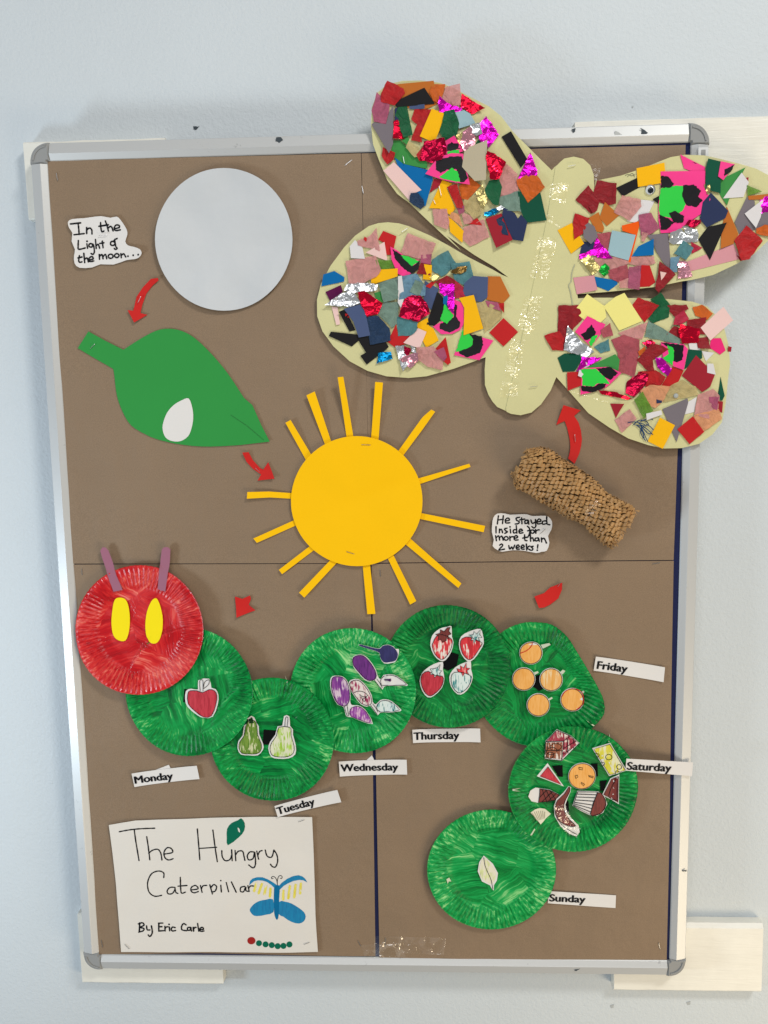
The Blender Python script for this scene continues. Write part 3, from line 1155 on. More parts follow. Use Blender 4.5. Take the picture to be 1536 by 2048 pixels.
def plate(px_c, px_outline, mat, label, below, seed):
    c = P(px_c[0], px_c[1], PH)
    wp = [P(x, y, PH) for x, y in px_outline]
    pl = Plate(c, ell_radial(c, wp), below, seed)
    NA = 76 * 6
    us = [0.0001] + [0.04 * q for q in range(1, 16)] + [0.63, 0.66, 0.69, 0.72, 0.76, 0.80, 0.84, 0.88, 0.92, 0.95, 0.98, 1.0]
    V, UV, F = [], [], []
    rg = random.Random(seed)
    nick = [rg.uniform(-math.pi, math.pi) for _ in range(3)]
    for iu, u in enumerate(us):
        for k in range(NA):
            a = -math.pi + 2 * math.pi * k / NA
            r = pl.radial(a) * u
            if iu >= len(us) - 1:
                r *= 1 + 0.002 * math.sin(a * 76) + 0.004 * fbm(math.cos(a), math.sin(a), 3, seed)
            x, z = c.x + r * math.cos(a), c.y + r * math.sin(a)
            hh = pl.h(c.x + min(r, pl.radial(a) * 0.9999) * math.cos(a), c.y + min(r, pl.radial(a) * 0.9999) * math.sin(a))
            V.append((x, -hh, z))
            UV.append((u, a / (2 * math.pi) + seed * 0.37))
    n = len(V)
    V2 = [(x, y + 0.0005, z) for x, y, z in V]
    for iu in range(len(us) - 1):
        for k in range(NA):
            k2 = (k + 1) % NA
            a = iu * NA
            F.append([a + k, a + k2, a + NA + k2, a + NA + k][::-1])
    top = len(F)
    F += [[i + n for i in f[::-1]] for f in F[:top]]
    a = (len(us) - 1) * NA
    for k in range(NA):
        k2 = (k + 1) % NA
        F.append([a + k, a + k + n, a + k2 + n, a + k2][::-1])
    o = link('paper_plate', V + V2, F, mat, None, True, Vector((c.x, -BACK, c.y)), uv=UV + UV)
    tag(o, label, 'paper plate', 'painted paper plates in a winding row')
    pl.base = Base(o, o.location.copy())
    PLATES.append(pl)
    return pl


fri_px = smooth_poly(PXS('1004,1263 1041,1246 1072,1244 1104,1249 1132,1271 1151,1299 1176,1340 1197,1377 1207,1402 1207,1427 1188,1451 1160,1475 1110,1490 1075,1492 1041,1487 1010,1473 985,1452 966,1427 957,1390 957,1340 972,1298'), 6)
sunp = plate((983, 1738), ell(983, 1738, 128.5, 119.5, 120), PG2, 'lowest green painted paper plate, carrying only one pale leaf', [], 2.5)
fri = plate((1085, 1365), fri_px, PG, 'misshapen green painted paper plate with five orange fruits', [], 7.1)
thu = plate((895, 1330), ell(895, 1330, 124, 121.3, 120), PGD, 'topmost green painted paper plate, with four strawberries around a black tab', [fri], 11.3)
wed = plate((706.5, 1378.8), ell(706.5, 1378.8, 125.7, 125.3, 120), PG2, 'pale streaked green paper plate with four plums', [thu], 17.9)
tue = plate((545, 1475.6), ell(545, 1475.6, 123.8, 124, 120), PG, 'green painted paper plate with two pears and a black tab', [wed], 23.2)
mon = plate((380, 1381), ell(380, 1381, 128, 126.5, 120), PG, 'green painted paper plate with one red apple, under the red plate', [tue], 29.4)
head = plate((280.7, 1257.8), ell(280.7, 1257.8, 128.9, 127.8, 120), PRD, 'red painted paper plate with two yellow paper ovals and two purple strips', [mon], 31.7)
sat = plate((1144.8, 1573), ell(1144.8, 1573, 130, 124.5, 120), PG, 'green painted paper plate crowded with nine food cut-outs', [sunp, fri], 37.6)


def SURF(x, z):
    best = BACK
    for p in PLATES:
        l = p.h(x, z, False)
        if l > best: best = l
    return best


def over(e, seed=0.0):
    return lambda x, z: SURF(x, z) + e + 0.0004 * (fbm(x, z, 60, seed) + 0.5)


# two plain yellow ovals and two plain purple strips on the red plate
for px in ('440,485 490,492 520,540 535,640 530,740 505,808 450,808 410,770 393,690 397,590 412,510',
           '730,487 750,500 775,560 792,650 785,760 755,818 710,822 670,780 657,690 668,590 700,510'):
    sheet('paper_oval', W2(smooth_poly(ZQ(px), 3), PH), over(0.0012, 1), card('bright yellow card', (250, 226, 16), 0.65, 0.02, 0.1), head.base, 0.0004, 0.01)
for px in ('330,92 355,96 375,120 400,185 440,310 482,420 413,434 370,300 325,170 312,120', '800,93 832,92 850,110 846,200 830,330 812,432 752,415 765,300 775,180 784,110'):
    wq = W2(ZQ(px), PH)
    sheet('purple_strip', wq, lambda x, z: max(SURF(x, z) + 0.0014, BACK + 0.0075), MPURP, head.base, 0.0005, 0.008)
MVEL = card('black hook pad', (12, 12, 14), 0.95, 0.3, 0.8)


def pad(px, pl, e=0.0010):
    w = W2(px, PH)
    lv = max(SURF(p.x, p.y) for p in w + [cen(w)])
    sheet('black_pad', w, lambda x, z: SURF(x, z) + e + 0.0004, MVEL, pl.base, 0.0012, 0.01, smooth=False)


pad(ZQ('955,1183 985,1187 990,1285 948,1280'), mon)
pad(ZJ('445,800 535,805 530,905 438,905'), tue)
pad(ZK('455,365 505,380 490,450 435,482 400,465 400,415'), thu)
pad(ZK('1000,520 1035,510 1055,600 1020,618 980,590'), fri)
for s in ('525,505 635,498 638,615 590,610', '930,490 995,490 1000,620 955,625', '1020,670 1095,665 1060,770 1025,770', '660,870 697,870 702,985 665,985'):
    pad(ZM(s), sat)

# ------------------------------------------------------------ coloured food cut-outs
INKW = 1.15
_lvl = [0.0]


def food(name, label, cat, px, fills=(), lines=(), e=0.0020, group=None, linew=INKW, paper=None, sm=2):
    px2 = smooth_poly(px, sm) if sm > 1 else px
    e += 0.0006
    hf = over(e, random.uniform(0, 40))
    wp = W2(px2, PH)
    o = sheet(name, wp, hf, paper or MWHITE, None, 0.0004, 0.005)
    tag(o, label, cat, group)
    b = Base(o, o.location.copy())
    for i, f in enumerate(fills):
        mat, poly = f[0], f[1]
        sm_ = f[2] if len(f) > 2 else 2
        pp = smooth_poly(poly, sm_) if sm_ > 1 else poly
        ee = 0.00022 * (i + 1)
        sheet('colouring', W2(pp, PH), lambda x, z, ee=ee: hf(x, z) + ee, mat, b, 0.00005, 0.005)
        if len(f) > 3 and f[3]:
            q = W2(pp + [pp[0]], PH)
            pen('outline', [q], linew, hf, INK, b, eps=0.0007)
    if lines:
        pen('ink_lines', list(lines), linew, hf, INK, b, eps=0.0007)
    return b, hf


CRED = crayon('red felt pen scribble', (170, 20, 40), 0.9, 0.5, c2=(200, 50, 66))
CRED2 = crayon('loose red scribble', (186, 24, 36), 0.62, 0.4, scale=0.7)
CCK = crayon('crimson cake scribble', (140, 20, 52), 0.55, 1.3, scale=0.8)
CGR = crayon('olive green scribble', (74, 118, 16), 0.72, 0.25, paper=(206, 206, 160), c2=(120, 150, 50))
CGR2 = crayon('light green scribble', (150, 184, 60), 0.42, 0.3, paper=(222, 220, 190))
CPU = crayon('dense purple scribble', (78, 14, 98), 0.82, 0.6, paper=(200, 160, 190), c2=(112, 40, 128))
CPU2 = crayon('loose purple scribble', (104, 28, 128), 0.6, 0.3, paper=(214, 190, 204), c2=(146, 70, 150))
CPU3 = crayon('mauve scribble', (132, 52, 140), 0.55, 1.0, paper=(216, 178, 200))
CMX = crayon('purple and red scribble', (150, 30, 80), 0.4, 0.9, paper=(226, 216, 208))
CNV = crayon('navy scribble', (34, 30, 82), 0.98, 0.7, c2=(46, 44, 100))
CTE = crayon('teal scribble', (20, 120, 120), 0.42, 0.5, paper=(214, 226, 220))
COR = crayon('orange felt pen', (228, 158, 66), 0.97, 0.2, c2=(238, 176, 96))
COR2 = crayon('pale orange felt pen', (226, 160, 70), 0.66, 0.9, paper=(232, 200, 150), c2=(234, 184, 118), scale=0.5)
CBR = crayon('brown felt pen', (98, 30, 26), 0.96, 0.5, c2=(124, 46, 40))
CBR2 = crayon('brown loops', (126, 62, 30), 0.6, 0.3)
CYE = crayon('yellow green felt pen', (214, 204, 40), 0.62, 0.2, paper=(232, 228, 190), c2=(226, 218, 90), scale=0.5)
CLF = crayon('olive leaf scribble', (190, 196, 140), 0.45, 0.9, paper=(226, 220, 198))

food('apple_cutout', 'red coloured apple cut-out with a white stem on a green plate', 'apple', ZQ('1065,1112 1150,1097 1168,1165 1200,1175 1222,1220 1218,1290 1180,1385 1110,1395 1060,1375 985,1315 965,1260 970,1195 1010,1175 1065,1180'),
     [(CRED, ZQ('985,1215 1005,1190 1060,1190 1100,1202 1150,1178 1195,1188 1212,1225 1205,1290 1170,1378 1110,1388 1045,1345 990,1290'), 2, True)],
     strokes(ZQ, '1082,1190 1078,1115 1102,1113 1104,1190 | 1106,1165 1118,1120 1150,1105 1146,1140 1108,1172', PH))
food('pear_cutout', 'dark olive green scribbled pear cut-out, left of the black tab', 'pear', ZJ('340,703 380,710 395,750 412,775 414,830 442,900 440,940 402,980 340,980 285,975 262,935 268,880 298,840 308,770 338,750'),
     [(CGR, ZJ('345,730 385,735 400,775 404,832 430,900 425,945 395,968 340,970 292,965 272,930 278,885 308,842 320,780'), 2, True),
      (card('dark green stem pen', (30, 66, 30), 0.7, 0.1, 0.05), ZJ('340,705 368,712 378,750 345,755'), 1)], group='pear cut-outs')
food('pear_cutout', 'pale lightly coloured pear cut-out with a long white stem', 'pear', ZJ('590,698 627,700 632,765 652,790 652,830 671,900 668,965 620,995 550,1000 498,988 478,930 492,880 528,830 545,770 578,765'),
     [(CGR2, ZJ('555,775 630,775 640,800 640,835 660,905 655,955 615,982 550,986 505,975 490,930 503,885 538,835'), 2, True)],
     strokes(ZJ, '596,770 602,708 618,710 612,770', PH), group='pear cut-outs')
food('plum_cutout', 'dense purple plum cut-out, upper one, with a white leaf', 'plum', ZN('475,620 520,575 600,560 680,590 760,680 820,780 850,880 890,920 930,860 1010,838 1100,850 1190,900 1290,985 1230,1000 1100,1010 1000,1012 940,1030 920,1068 890,1050 810,940 740,955 660,935 560,830 490,740'),
     [(CPU, ZN('482,630 520,585 600,570 670,600 750,690 810,790 828,870 800,925 730,940 660,912 570,815 495,722'), 2, True),
      (card('purple mark', (70, 24, 84), 0.7, 0.1, 0.05), ZN('935,918 1040,900 1045,930 1030,948 1000,932 950,938'), 1)],
     strokes(ZN, '800,935 850,1000 905,1060 | 835,915 880,975 915,1040 | 905,1010 890,940 930,880 1010,850 1100,862 1180,905 1265,978 1100,1000 915,1012', PH), e=0.0032, group='plum cut-outs')
food('plum_cutout', 'white plum cut-out with a red and purple tangle and teal marked leaf', 'plum', ZN('425,970 480,930 560,925 630,970 700,1050 760,1160 775,1255 820,1290 880,1230 960,1215 1060,1245 1195,1352 1130,1378 1000,1400 880,1412 840,1447 740,1315 690,1325 600,1295 510,1185 440,1065'),
     [(CMX, ZN('440,985 490,945 560,940 620,980 690,1060 745,1165 760,1250 740,1290 690,1305 610,1280 525,1180 455,1065'), 2, True),
      (CTE, ZN('830,1330 880,1250 960,1230 1055,1260 1165,1350 1000,1385 880,1398'), 2, True)],
     strokes(ZN, '745,1300 795,1370 840,1438 | 775,1280 820,1340 850,1400 | 490,1130 560,1100 640,1110 700,1160 640,1180 580,1150 | 600,1180 650,1250 680,1180 620,1230', PH), e=0.0026, group='plum cut-outs')
food('plum_cutout', 'white edged purple plum cut-out at the left, with a mauve leaf', 'plum', ZN('150,960 180,890 260,878 340,890 400,950 440,1050 450,1180 445,1255 470,1305 560,1305 640,1345 700,1415 778,1575 600,1535 460,1482 400,1482 375,1440 345,1335 260,1305 200,1205 160,1085'),
     [(CPU2, ZN('170,970 195,900 260,888 335,900 390,955 428,1055 438,1180 425,1260 370,1320 270,1295 212,1200 175,1085'), 2, True),
      (CPU3, ZN('440,1400 470,1340 560,1318 640,1360 700,1430 755,1560 600,1520 460,1470'), 2, True)],
     strokes(ZN, '355,1320 380,1400 405,1475 | 400,1300 410,1380 425,1465', PH), e=0.0038, group='plum cut-outs')
food('plum_cutout', 'navy blue round fruit cut-out with a long straight stem', 'plum', ZN('578,405 620,408 740,440 870,460 920,415 1000,398 1080,425 1110,460 1155,462 1155,530 1115,640 1050,672 940,685 885,600 870,525 740,478 590,432'),
     [(CNV, ZN('582,408 620,410 740,443 875,465 920,420 1000,402 1075,430 1120,480 1145,540 1110,630 1020,660 935,665 885,590 872,520 740,475 592,430'), 2, False)], e=0.0026, group='plum cut-outs')
STL = [
    ('dark red strawberry cut-out with red leaves, upper left of the black tab', '430,200 457,195 460,262 470,300 455,360 420,412 385,418 345,382 322,320 333,260 365,225 395,208', '340,300 360,262 400,250 455,275 462,305 448,352 418,395 388,408 352,375 334,325', CRED2, '425,285 400,300 388,280 370,290 375,262 355,250 385,240 385,218 410,230 430,205 450,200 440,225 455,245 435,255 445,280 425,272', CBR),
    ('white strawberry cut-out with red slanting stripes, upper right of the tab', '640,205 655,240 662,300 638,350 600,402 560,418 520,372 504,310 518,260 565,228 600,212', '512,310 525,272 570,262 640,290 650,305 625,350 592,395 562,405 528,368', CRED2, '580,285 590,262 565,250 595,245 600,222 615,240 640,210 635,240 650,260 625,262 640,290 612,280 600,300 595,278', CTE),
    ('solid red strawberry cut-out with blue green leaves, lower left of the tab', '345,440 402,425 402,472 412,530 396,590 345,642 305,652 270,612 254,550 268,500 300,468', '270,505 310,485 350,510 400,515 405,545 388,590 340,635 308,640 278,605 262,552', CRED, '340,470 320,470 335,490 320,505 345,505 350,525 365,505 385,520 382,495 395,480 375,478 385,440 368,462', CTE),
    ('half coloured strawberry cut-out with teal streaks, lower right of the tab', '545,425 580,418 582,470 593,520 572,580 535,622 495,628 455,582 443,520 465,475 500,445', '455,520 475,490 530,490 585,515 565,575 530,610 498,618 462,578', CTE, '500,485 490,465 515,470 512,445 535,460 552,425 552,460 575,462 555,478 570,505 540,492 530,515 520,490', CRED2)]
for lab, a, b_, m1, c_, m2 in STL:
    food('strawberry_cutout', lab, 'strawberry', ZK(a), [(m1, ZK(b_), 2, True), (m2, ZK(c_), 1, True)], e=0.0022 if 'lower' in lab else 0.0028, group='strawberry cut-outs')
ORL = [
    ('top orange fruit cut-out with a red pen curve and white stem', 966, 371, 75, COR, '1030,320 1082,306 1092,318 1042,345'),
    ('deep orange round fruit cut-out, left of the black tab', 920, 538, 75, COR, '985,496 1010,488 1016,498 992,512'),
    ('patchy pale orange fruit cut-out, right of the black tab', 1095, 541, 75, COR2, '1150,495 1170,478 1186,486 1168,508'),
    ('even orange fruit cut-out, lowest of the five', 1013, 702, 75, COR, '1075,665 1098,652 1106,660 1084,674'),
    ('rightmost orange fruit cut-out with a red pen ring near its edge', 1228, 668, 75, COR, '1275,628 1298,606 1306,614 1288,640')]
for i, (lab, u, v, r, m, st) in enumerate(ORL):
    c0 = ell(u, v, r, r, 30)
    px = ZK(' '.join('%f,%f' % q for q in c0))
    cin = ZK(' '.join('%f,%f' % q for q in ell(u, v, r - 5, r - 5, 30)))
    b, hf = food('orange_cutout', lab, 'orange', px, [(m, cin, 1, True)], e=0.0022 + 0.0005 * i, group='orange fruit cut-outs', sm=1)
    sw = W2(ZK(st), PH)
    sheet('stalk', sw, lambda x, z, e=0.0028 + 0.0005 * i: SURF(x, z) + e, card('pale stalk paper', (206, 214, 190)), b, 0.0003)
    if i == 0:
        pen('red_line', strokes(ZK, '900,372 940,355 970,325 975,300', PH), 1.6, hf, MRED, b, eps=0.0007)
    if i == 4:
        pen('red_line', strokes(ZK, '1160,650 1190,610 1240,598 1290,620 1300,680 1280,710 1250,735', PH), 1.6, hf, MRED, b, eps=0.0007)
food('cake_cutout', 'white and crimson cake slice cut-out with brown loops, top left of its plate', 'cake', ZM('570,116 712,180 805,265 628,450 448,424 453,233'),
     [(CCK, ZM('570,128 705,190 790,265 635,420 640,240 462,238'), 1, False), (CBR2, ZM('460,250 632,250 622,430 458,410'), 1, False)],
     [W2(ZM(s), PH) for s in ('570,122 708,184 800,265 625,444 452,420 457,236 570,122', '457,236 640,240 708,184', '640,240 625,444', '680,220 690,370', '640,320 770,240', '640,380 720,330', '480,240 470,410', '460,330 630,345', '740,215 745,320')] +
     [circ_stroke(ZM, 505, 385, 38, 34, PH), circ_stroke(ZM, 560, 300, 60, 38, PH), circ_stroke(ZM, 520, 340, 55, 40, PH)], e=0.0022, sm=1, linew=1.4)
food('cheese_cutout', 'yellow green cheese block cut-out with round holes beside the Saturday label', 'cheese', ZM('1110,248 1282,537 1112,612 932,315'),
     [(CYE, ZM('1106,262 1268,533 1116,598 948,322'), 1, True)],
     [circ_stroke(ZM, 1100, 402, 32, 30, PH), circ_stroke(ZM, 1205, 503, 25, 26, PH)] + strokes(ZM, '960,370 1000,375 1000,405 978,408 | 1025,470 1060,470 1055,495 1035,500 | 1170,580 1180,545 1215,560', PH), e=0.0034, sm=1)
food('melon_cutout', 'small dark red triangle cut-out with a white edge, at the left of its plate', 'melon slice', ZM('478,466 645,705 368,594'),
     [(CRED, ZM('482,500 618,685 400,592'), 1, True)], e=0.0030, sm=1)
food('biscuit_cutout', 'round tan orange biscuit cut-out with small slots, centre of its plate', 'biscuit', ZM(' '.join('%f,%f' % q for q in ell(832, 605, 143, 136, 36))),
     [(COR, ZM(' '.join('%f,%f' % q for q in ell(832, 605, 136, 129, 36))), 1, True)],
     [W2(ZM(s), PH) for s in ('797,515 838,520 835,540 802,535 797,515', '760,600 785,592 790,610 768,628 760,600', '900,600 950,612 948,626 905,612 900,600', '825,668 860,690 850,705 822,680 825,668')], e=0.0030, sm=1)
food('wedge_cutout', 'dark brown triangular wedge cut-out at the right under the cheese', 'cake wedge', ZM('1212,588 1210,896 1040,808 1126,640'),
     [(CBR, ZM('1203,610 1200,880 1055,803 1136,645'), 1, True)], strokes(ZM, '1180,640 1110,820 1190,860', PH), e=0.0024, sm=1)
food('cupcake_cutout', 'cupcake cut-out with striped case and dark brown top', 'cupcake', ZM('783,755 890,760 1000,768 1062,808 1092,900 1050,985 985,1016 910,1006 820,960 735,905'),
     [(CBR, ZM('992,778 1055,818 1080,900 1040,978 980,1005 918,996'), 2, True)],
     [W2(ZM(s), PH) for s in ('785,763 990,772 915,998 742,905 785,763', '780,785 985,800', '772,815 975,830', '765,845 965,865', '758,870 950,905', '752,885 935,940', '748,898 925,975')], e=0.0034, sm=1, linew=1.5)
food('ice_cream_cutout', 'ice cream cone cut-out with a white scoop and dark checked cone', 'ice cream', ZM('300,740 355,712 400,718 500,735 600,790 565,845 470,862 375,870 315,850 280,795'),
     [(CBR, ZM('398,722 500,740 600,792 560,842 470,858 385,864 396,790'), 1, True)],
     [W2(ZM(s), PH) for s in ('420,725 470,858', '460,732 520,850', '500,740 560,838', '470,735 390,820', '530,755 420,860', '570,775 480,858')], e=0.0026, sm=1, linew=1.3)
b, hf = food('sausage_cutout', 'long curved brown sausage cut-out with a shiny white lower end', 'sausage', ZM('690,700 718,712 712,760 685,820 660,890 672,960 725,1035 795,1105 805,1165 770,1207 700,1182 610,1112 552,1010 543,905 568,830 640,765'),
             [(CBR, ZM('692,708 708,722 700,765 672,820 645,890 655,965 705,1045 770,1110 690,1110 600,1060 560,985 556,905 580,840 650,775'), 2, True)], strokes(ZM, '575,1030 640,1110 720,1160 775,1185', PH), e=0.0042, sm=1)
sheet('tape_strip', W2(ZM('545,900 660,880 720,1020 815,1130 780,1215 690,1190 590,1100'), PH), lambda x, z: hf(x, z) + 0.0008 + 0.0003 * fbm(x, z, 200, 2), M_TAPE, b, 0.0001, 0.006)
food('shell_cutout', 'small cream quarter round cut-out with fine ribs, lower left of its plate', 'shell', ZM('305,965 350,938 405,930 455,938 515,990 460,1040 408,1088 360,1025'), (),
     (), e=0.0022, sm=1, paper=card('cream ribbed paper', (226, 222, 196), 0.7, 0.03, 0.1))
food('leaf_cutout', 'small pale leaf cut-out with a black vein on the lowest plate', 'leaf', ZL('350,773 400,818 428,870 422,910 406,935 405,965 395,955 384,936 340,915 317,860 325,810'),
     [(CLF, ZL('351,785 393,825 418,870 412,905 398,925 386,928 345,905 326,860 332,815'), 2, False)], strokes(ZL, '350,783 358,830 375,870 390,905 400,955', PH), sm=1)
# ribs of the shell: low ridges
shell = [o for o in C.objects if o.name.startswith('shell_cutout')][0]
pen('rib', [W2(ZM('%f,%f %f,%f' % (320 + 22 * i, 968 - (10 if 0 < i < 6 else 0), 372 + 13 * i, 1045 - 2 * i)), PH) for i in range(7)], 1.3, over(0.0024, 0), card('rib line', (176, 170, 146)), Base(shell, shell.location.copy()), eps=0.0007)
# pale torn nicks at plate edges
TORN = card('bare torn pulp', (214, 220, 190), 0.8, 0.1, 0.2)
for pl, s in ((sat, ZM('75,716 130,712 205,708 130,722 200,742 120,730')), (sat, ZM('300,1195 345,1130 352,1140 318,1195')), (fri, ZM('880,45 965,98 950,104')), (wed, ZN('1225,1510 1315,1562 1300,1575')),
              (head, ZQ('1075,775 1112,778 1112,784 1075,783')), (sat, ZM('1095,245 1128,205 1132,215 1105,248')), (sunp, ZL('145,900 160,893 172,915 158,912 152,925')), (tue, ZJ('590,428 620,452 612,458'))):
    w = W2(pl_px := s, PH)
    sheet('torn_nick', w, lambda x, z: SURF(x, z) + 0.0012, TORN, pl.base, 0.0003)
# ------------------------------------------------------------ day labels
fontcurve = bpy.data.curves.new('lettering', 'FONT')
dg = None


def text_mesh(body):
    cu = bpy.data.curves.new('lettering', 'FONT')
    cu.body = body
    cu.size = 1.0
    cu.offset = 0.0
    cu.resolution_u = 4
    ob = bpy.data.objects.new('lettering', cu)
    C.objects.link(ob)
    d = bpy.context.evaluated_depsgraph_get()
    me = bpy.data.meshes.new_from_object(ob.evaluated_get(d))
    V = [v.co.copy() for v in me.vertices]
    F = [list(p.vertices) for p in me.polygons]
    bpy.data.objects.remove(ob)
    bpy.data.curves.remove(cu)
    bpy.data.meshes.remove(me)
    return V, F


bpy.data.curves.remove(fontcurve)
capV, _ = text_mesh('H')
CAPH = max(v.y for v in capV)


def day(body, label_px, b0, b1, cap_px, label, base=BACK, lift=0.0025, left=None):
    if left is None:
        b, hf = cut('day_label', label_px, label, 'label', base=base, mat=MWHITE, lift=lift, sp=0.007, group='day name labels', amp=0.0004)
    else:       # the left end rests on a plate, the right end lower down
        wp = W2(label_px, base)
        xa, xb = min(p.x for p in wp), max(p.x for p in wp)

        ep = [p.lerp(cen(wp), 0.12) for p in wp if p.x < xa + 0.01]
        left = max(SURF(p.x, p.y) for p in ep + [p + Vector((0.008, 0)) for p in ep]) + 0.0022

        def hf(x, z):
            q = min(1.0, max(0.0, (x - xa) / (xb - xa)))
            return left + (base + 0.0006 - left) * q + 0.0004 * fbm(x, z, 30, 2)
        o = sheet('day_label', wp, hf, MWHITE, None, 0.0004, 0.007)
        tag(o, label, 'label', 'day name labels')
        b = Base(o, o.location.copy())
    V, F = text_mesh(body)
    x0, x1 = min(v.x for v in V), max(v.x for v in V)
    A, B = P(b0[0], b0[1], base), P(b1[0], b1[1], base)
    d = (B - A)
    sx = d.length / (x1 - x0)
    d.normalize()
    n = Vector((-d.y, d.x))
    sy = cap_px * 0.00080 / CAPH
    out = []
    FF = []
    for k, (ox, oy) in enumerate(((-0.042, 0), (0.042, 0), (0, 0), (0, 0.02), (0, -0.016))):     # bold weight
        for v in V:
            q = A + d * ((v.x + ox - x0) * sx) + n * ((v.y + oy) * sy)
            out.append((q.x, -(hf(q.x, q.y) + 0.00045 + 0.00002 * k), q.y))
        FF += [[i + k * len(V) for i in f] for f in F]
    link('lettering', out, FF, INK, b)
    return b


day('Monday', ZR('118,218 742,143 768,270 145,347'), (272, 1565.5), (346.5, 1557.6), 13.5, 'white label reading Monday below the apple plate')
day('Tuesday', ZJ('522,1328 960,1215 988,1300 545,1405'), (557, 1627.5), (630.5, 1608.5), 13.5, 'tilted white label reading Tuesday above the title page', base=BACK + 0.002)
day('Wednesday', ZJ('970,1018 1443,1005 1447,1108 978,1122'), (682.5, 1541.6), (796, 1539.6), 13.3, 'white label reading Wednesday below the plate of plums')
day('Thursday', ZK('207,858 640,850 643,938 212,942'), (828, 1478.3), (918, 1477), 13.6, 'white label reading Thursday below the plate of strawberries')
day('Friday', PXS('1191,1312 1329,1333.5 1326,1363 1186.5,1340'), (1193, 1336), (1253, 1344.5), 13.6, 'tilted white label reading Friday at the right of the oranges plate')
day('Saturday', PXS('1250,1512 1386,1524.5 1384,1552 1248,1535.5'), (1251, 1533.5), (1340, 1541), 13.8, 'white label reading Saturday overlapping the crowded plate and the frame', base=0.0014, left=True)
day('Sunday', ZL('705,962 1075,988 1072,1058 700,1028'), (1098.5, 1800.3), (1169.5, 1804.3), 13.4, 'white label reading Sunday right of the bottom plate', left=True)
b_, _ = cut('paper_scrap', ZR('342,190 470,140 487,175 480,200 350,215'), 'small white paper tab sticking up behind the Monday label', 'paper scrap', base=BACK - 0.0006, lift=0, sp=None, group='white paper tabs')
b_, _ = cut('paper_scrap', ZJ('1165,1010 1200,978 1216,1010 1216,1030 1165,1030'), 'small white torn tab sticking up behind the Wednesday label', 'paper scrap', base=BACK - 0.0006, lift=0, sp=None, group='white paper tabs')

# ------------------------------------------------------------ cocoon of honeycomb wrapping paper
HC = BACK + 0.0235
A3 = P(1040, 927, HC)
B3 = P(1247, 1051, HC)
ax = (B3 - A3)
LEN = ax.length
ax.normalize()
pr = Vector((-ax.y, ax.x))
coc = thing('cocoon', 'rolled honeycomb brown paper cocoon stuck below the right wing', 'cocoon', (A3 + B3) / 2, BACK)
t = NT('honeycomb kraft paper')
co = t.coord()
f1 = t.noise(co, 500, 3, 0.7)
f2 = t.noise(co, 60, 3, 0.5)
c1 = t.mix(1.0, rgb((194, 150, 96)), t.ramp(f1, [(0.3, g(0.78)), (0.7, g(1.08))]), 'MULTIPLY')
t.l(t.mix(1.0, c1, t.ramp(f2, [(0.3, g(0.72)), (0.7, g(1.12))]), 'MULTIPLY'), t.b.inputs['Base Color'])
t.b.inputs['Roughness'].default_value = 0.5
t.l(t.bump(f1, 0.2, 0.0005), t.b.inputs['Normal'])
M_HC = t.m


def cocoon_pt(s, phi, off):
    """s along the roll 0..1, phi round it (0 = towards the room)"""
    rw = 0.0285 + 0.0018 * math.sin(s * 5.2 + 0.6) - 0.002 * math.exp(-((s - 0.72) / 0.07) ** 2) - 0.010 * sstep(0.10, -0.02, s) + 0.001 * sstep(0.86, 1.0, s)
    rh = 0.0215 + 0.001 * math.sin(s * 9) - 0.002 * math.exp(-((s - 0.70) / 0.08) ** 2) - 0.006 * sstep(0.80, 1.0, s)
    k = 1 + 0.08 * fbm(s * 0.9, phi * 0.3, 5, 3.3)
    sw = 0.0035 * math.sin(s * 4.4)
    bx = math.sin(phi) * (rw * k + off) + sw
    by = math.cos(phi) * (rh * k + off)
    p = A3 + ax * (LEN * s) + pr * bx
    return Vector((p.x, -(HC - 0.001 + by), p.y))


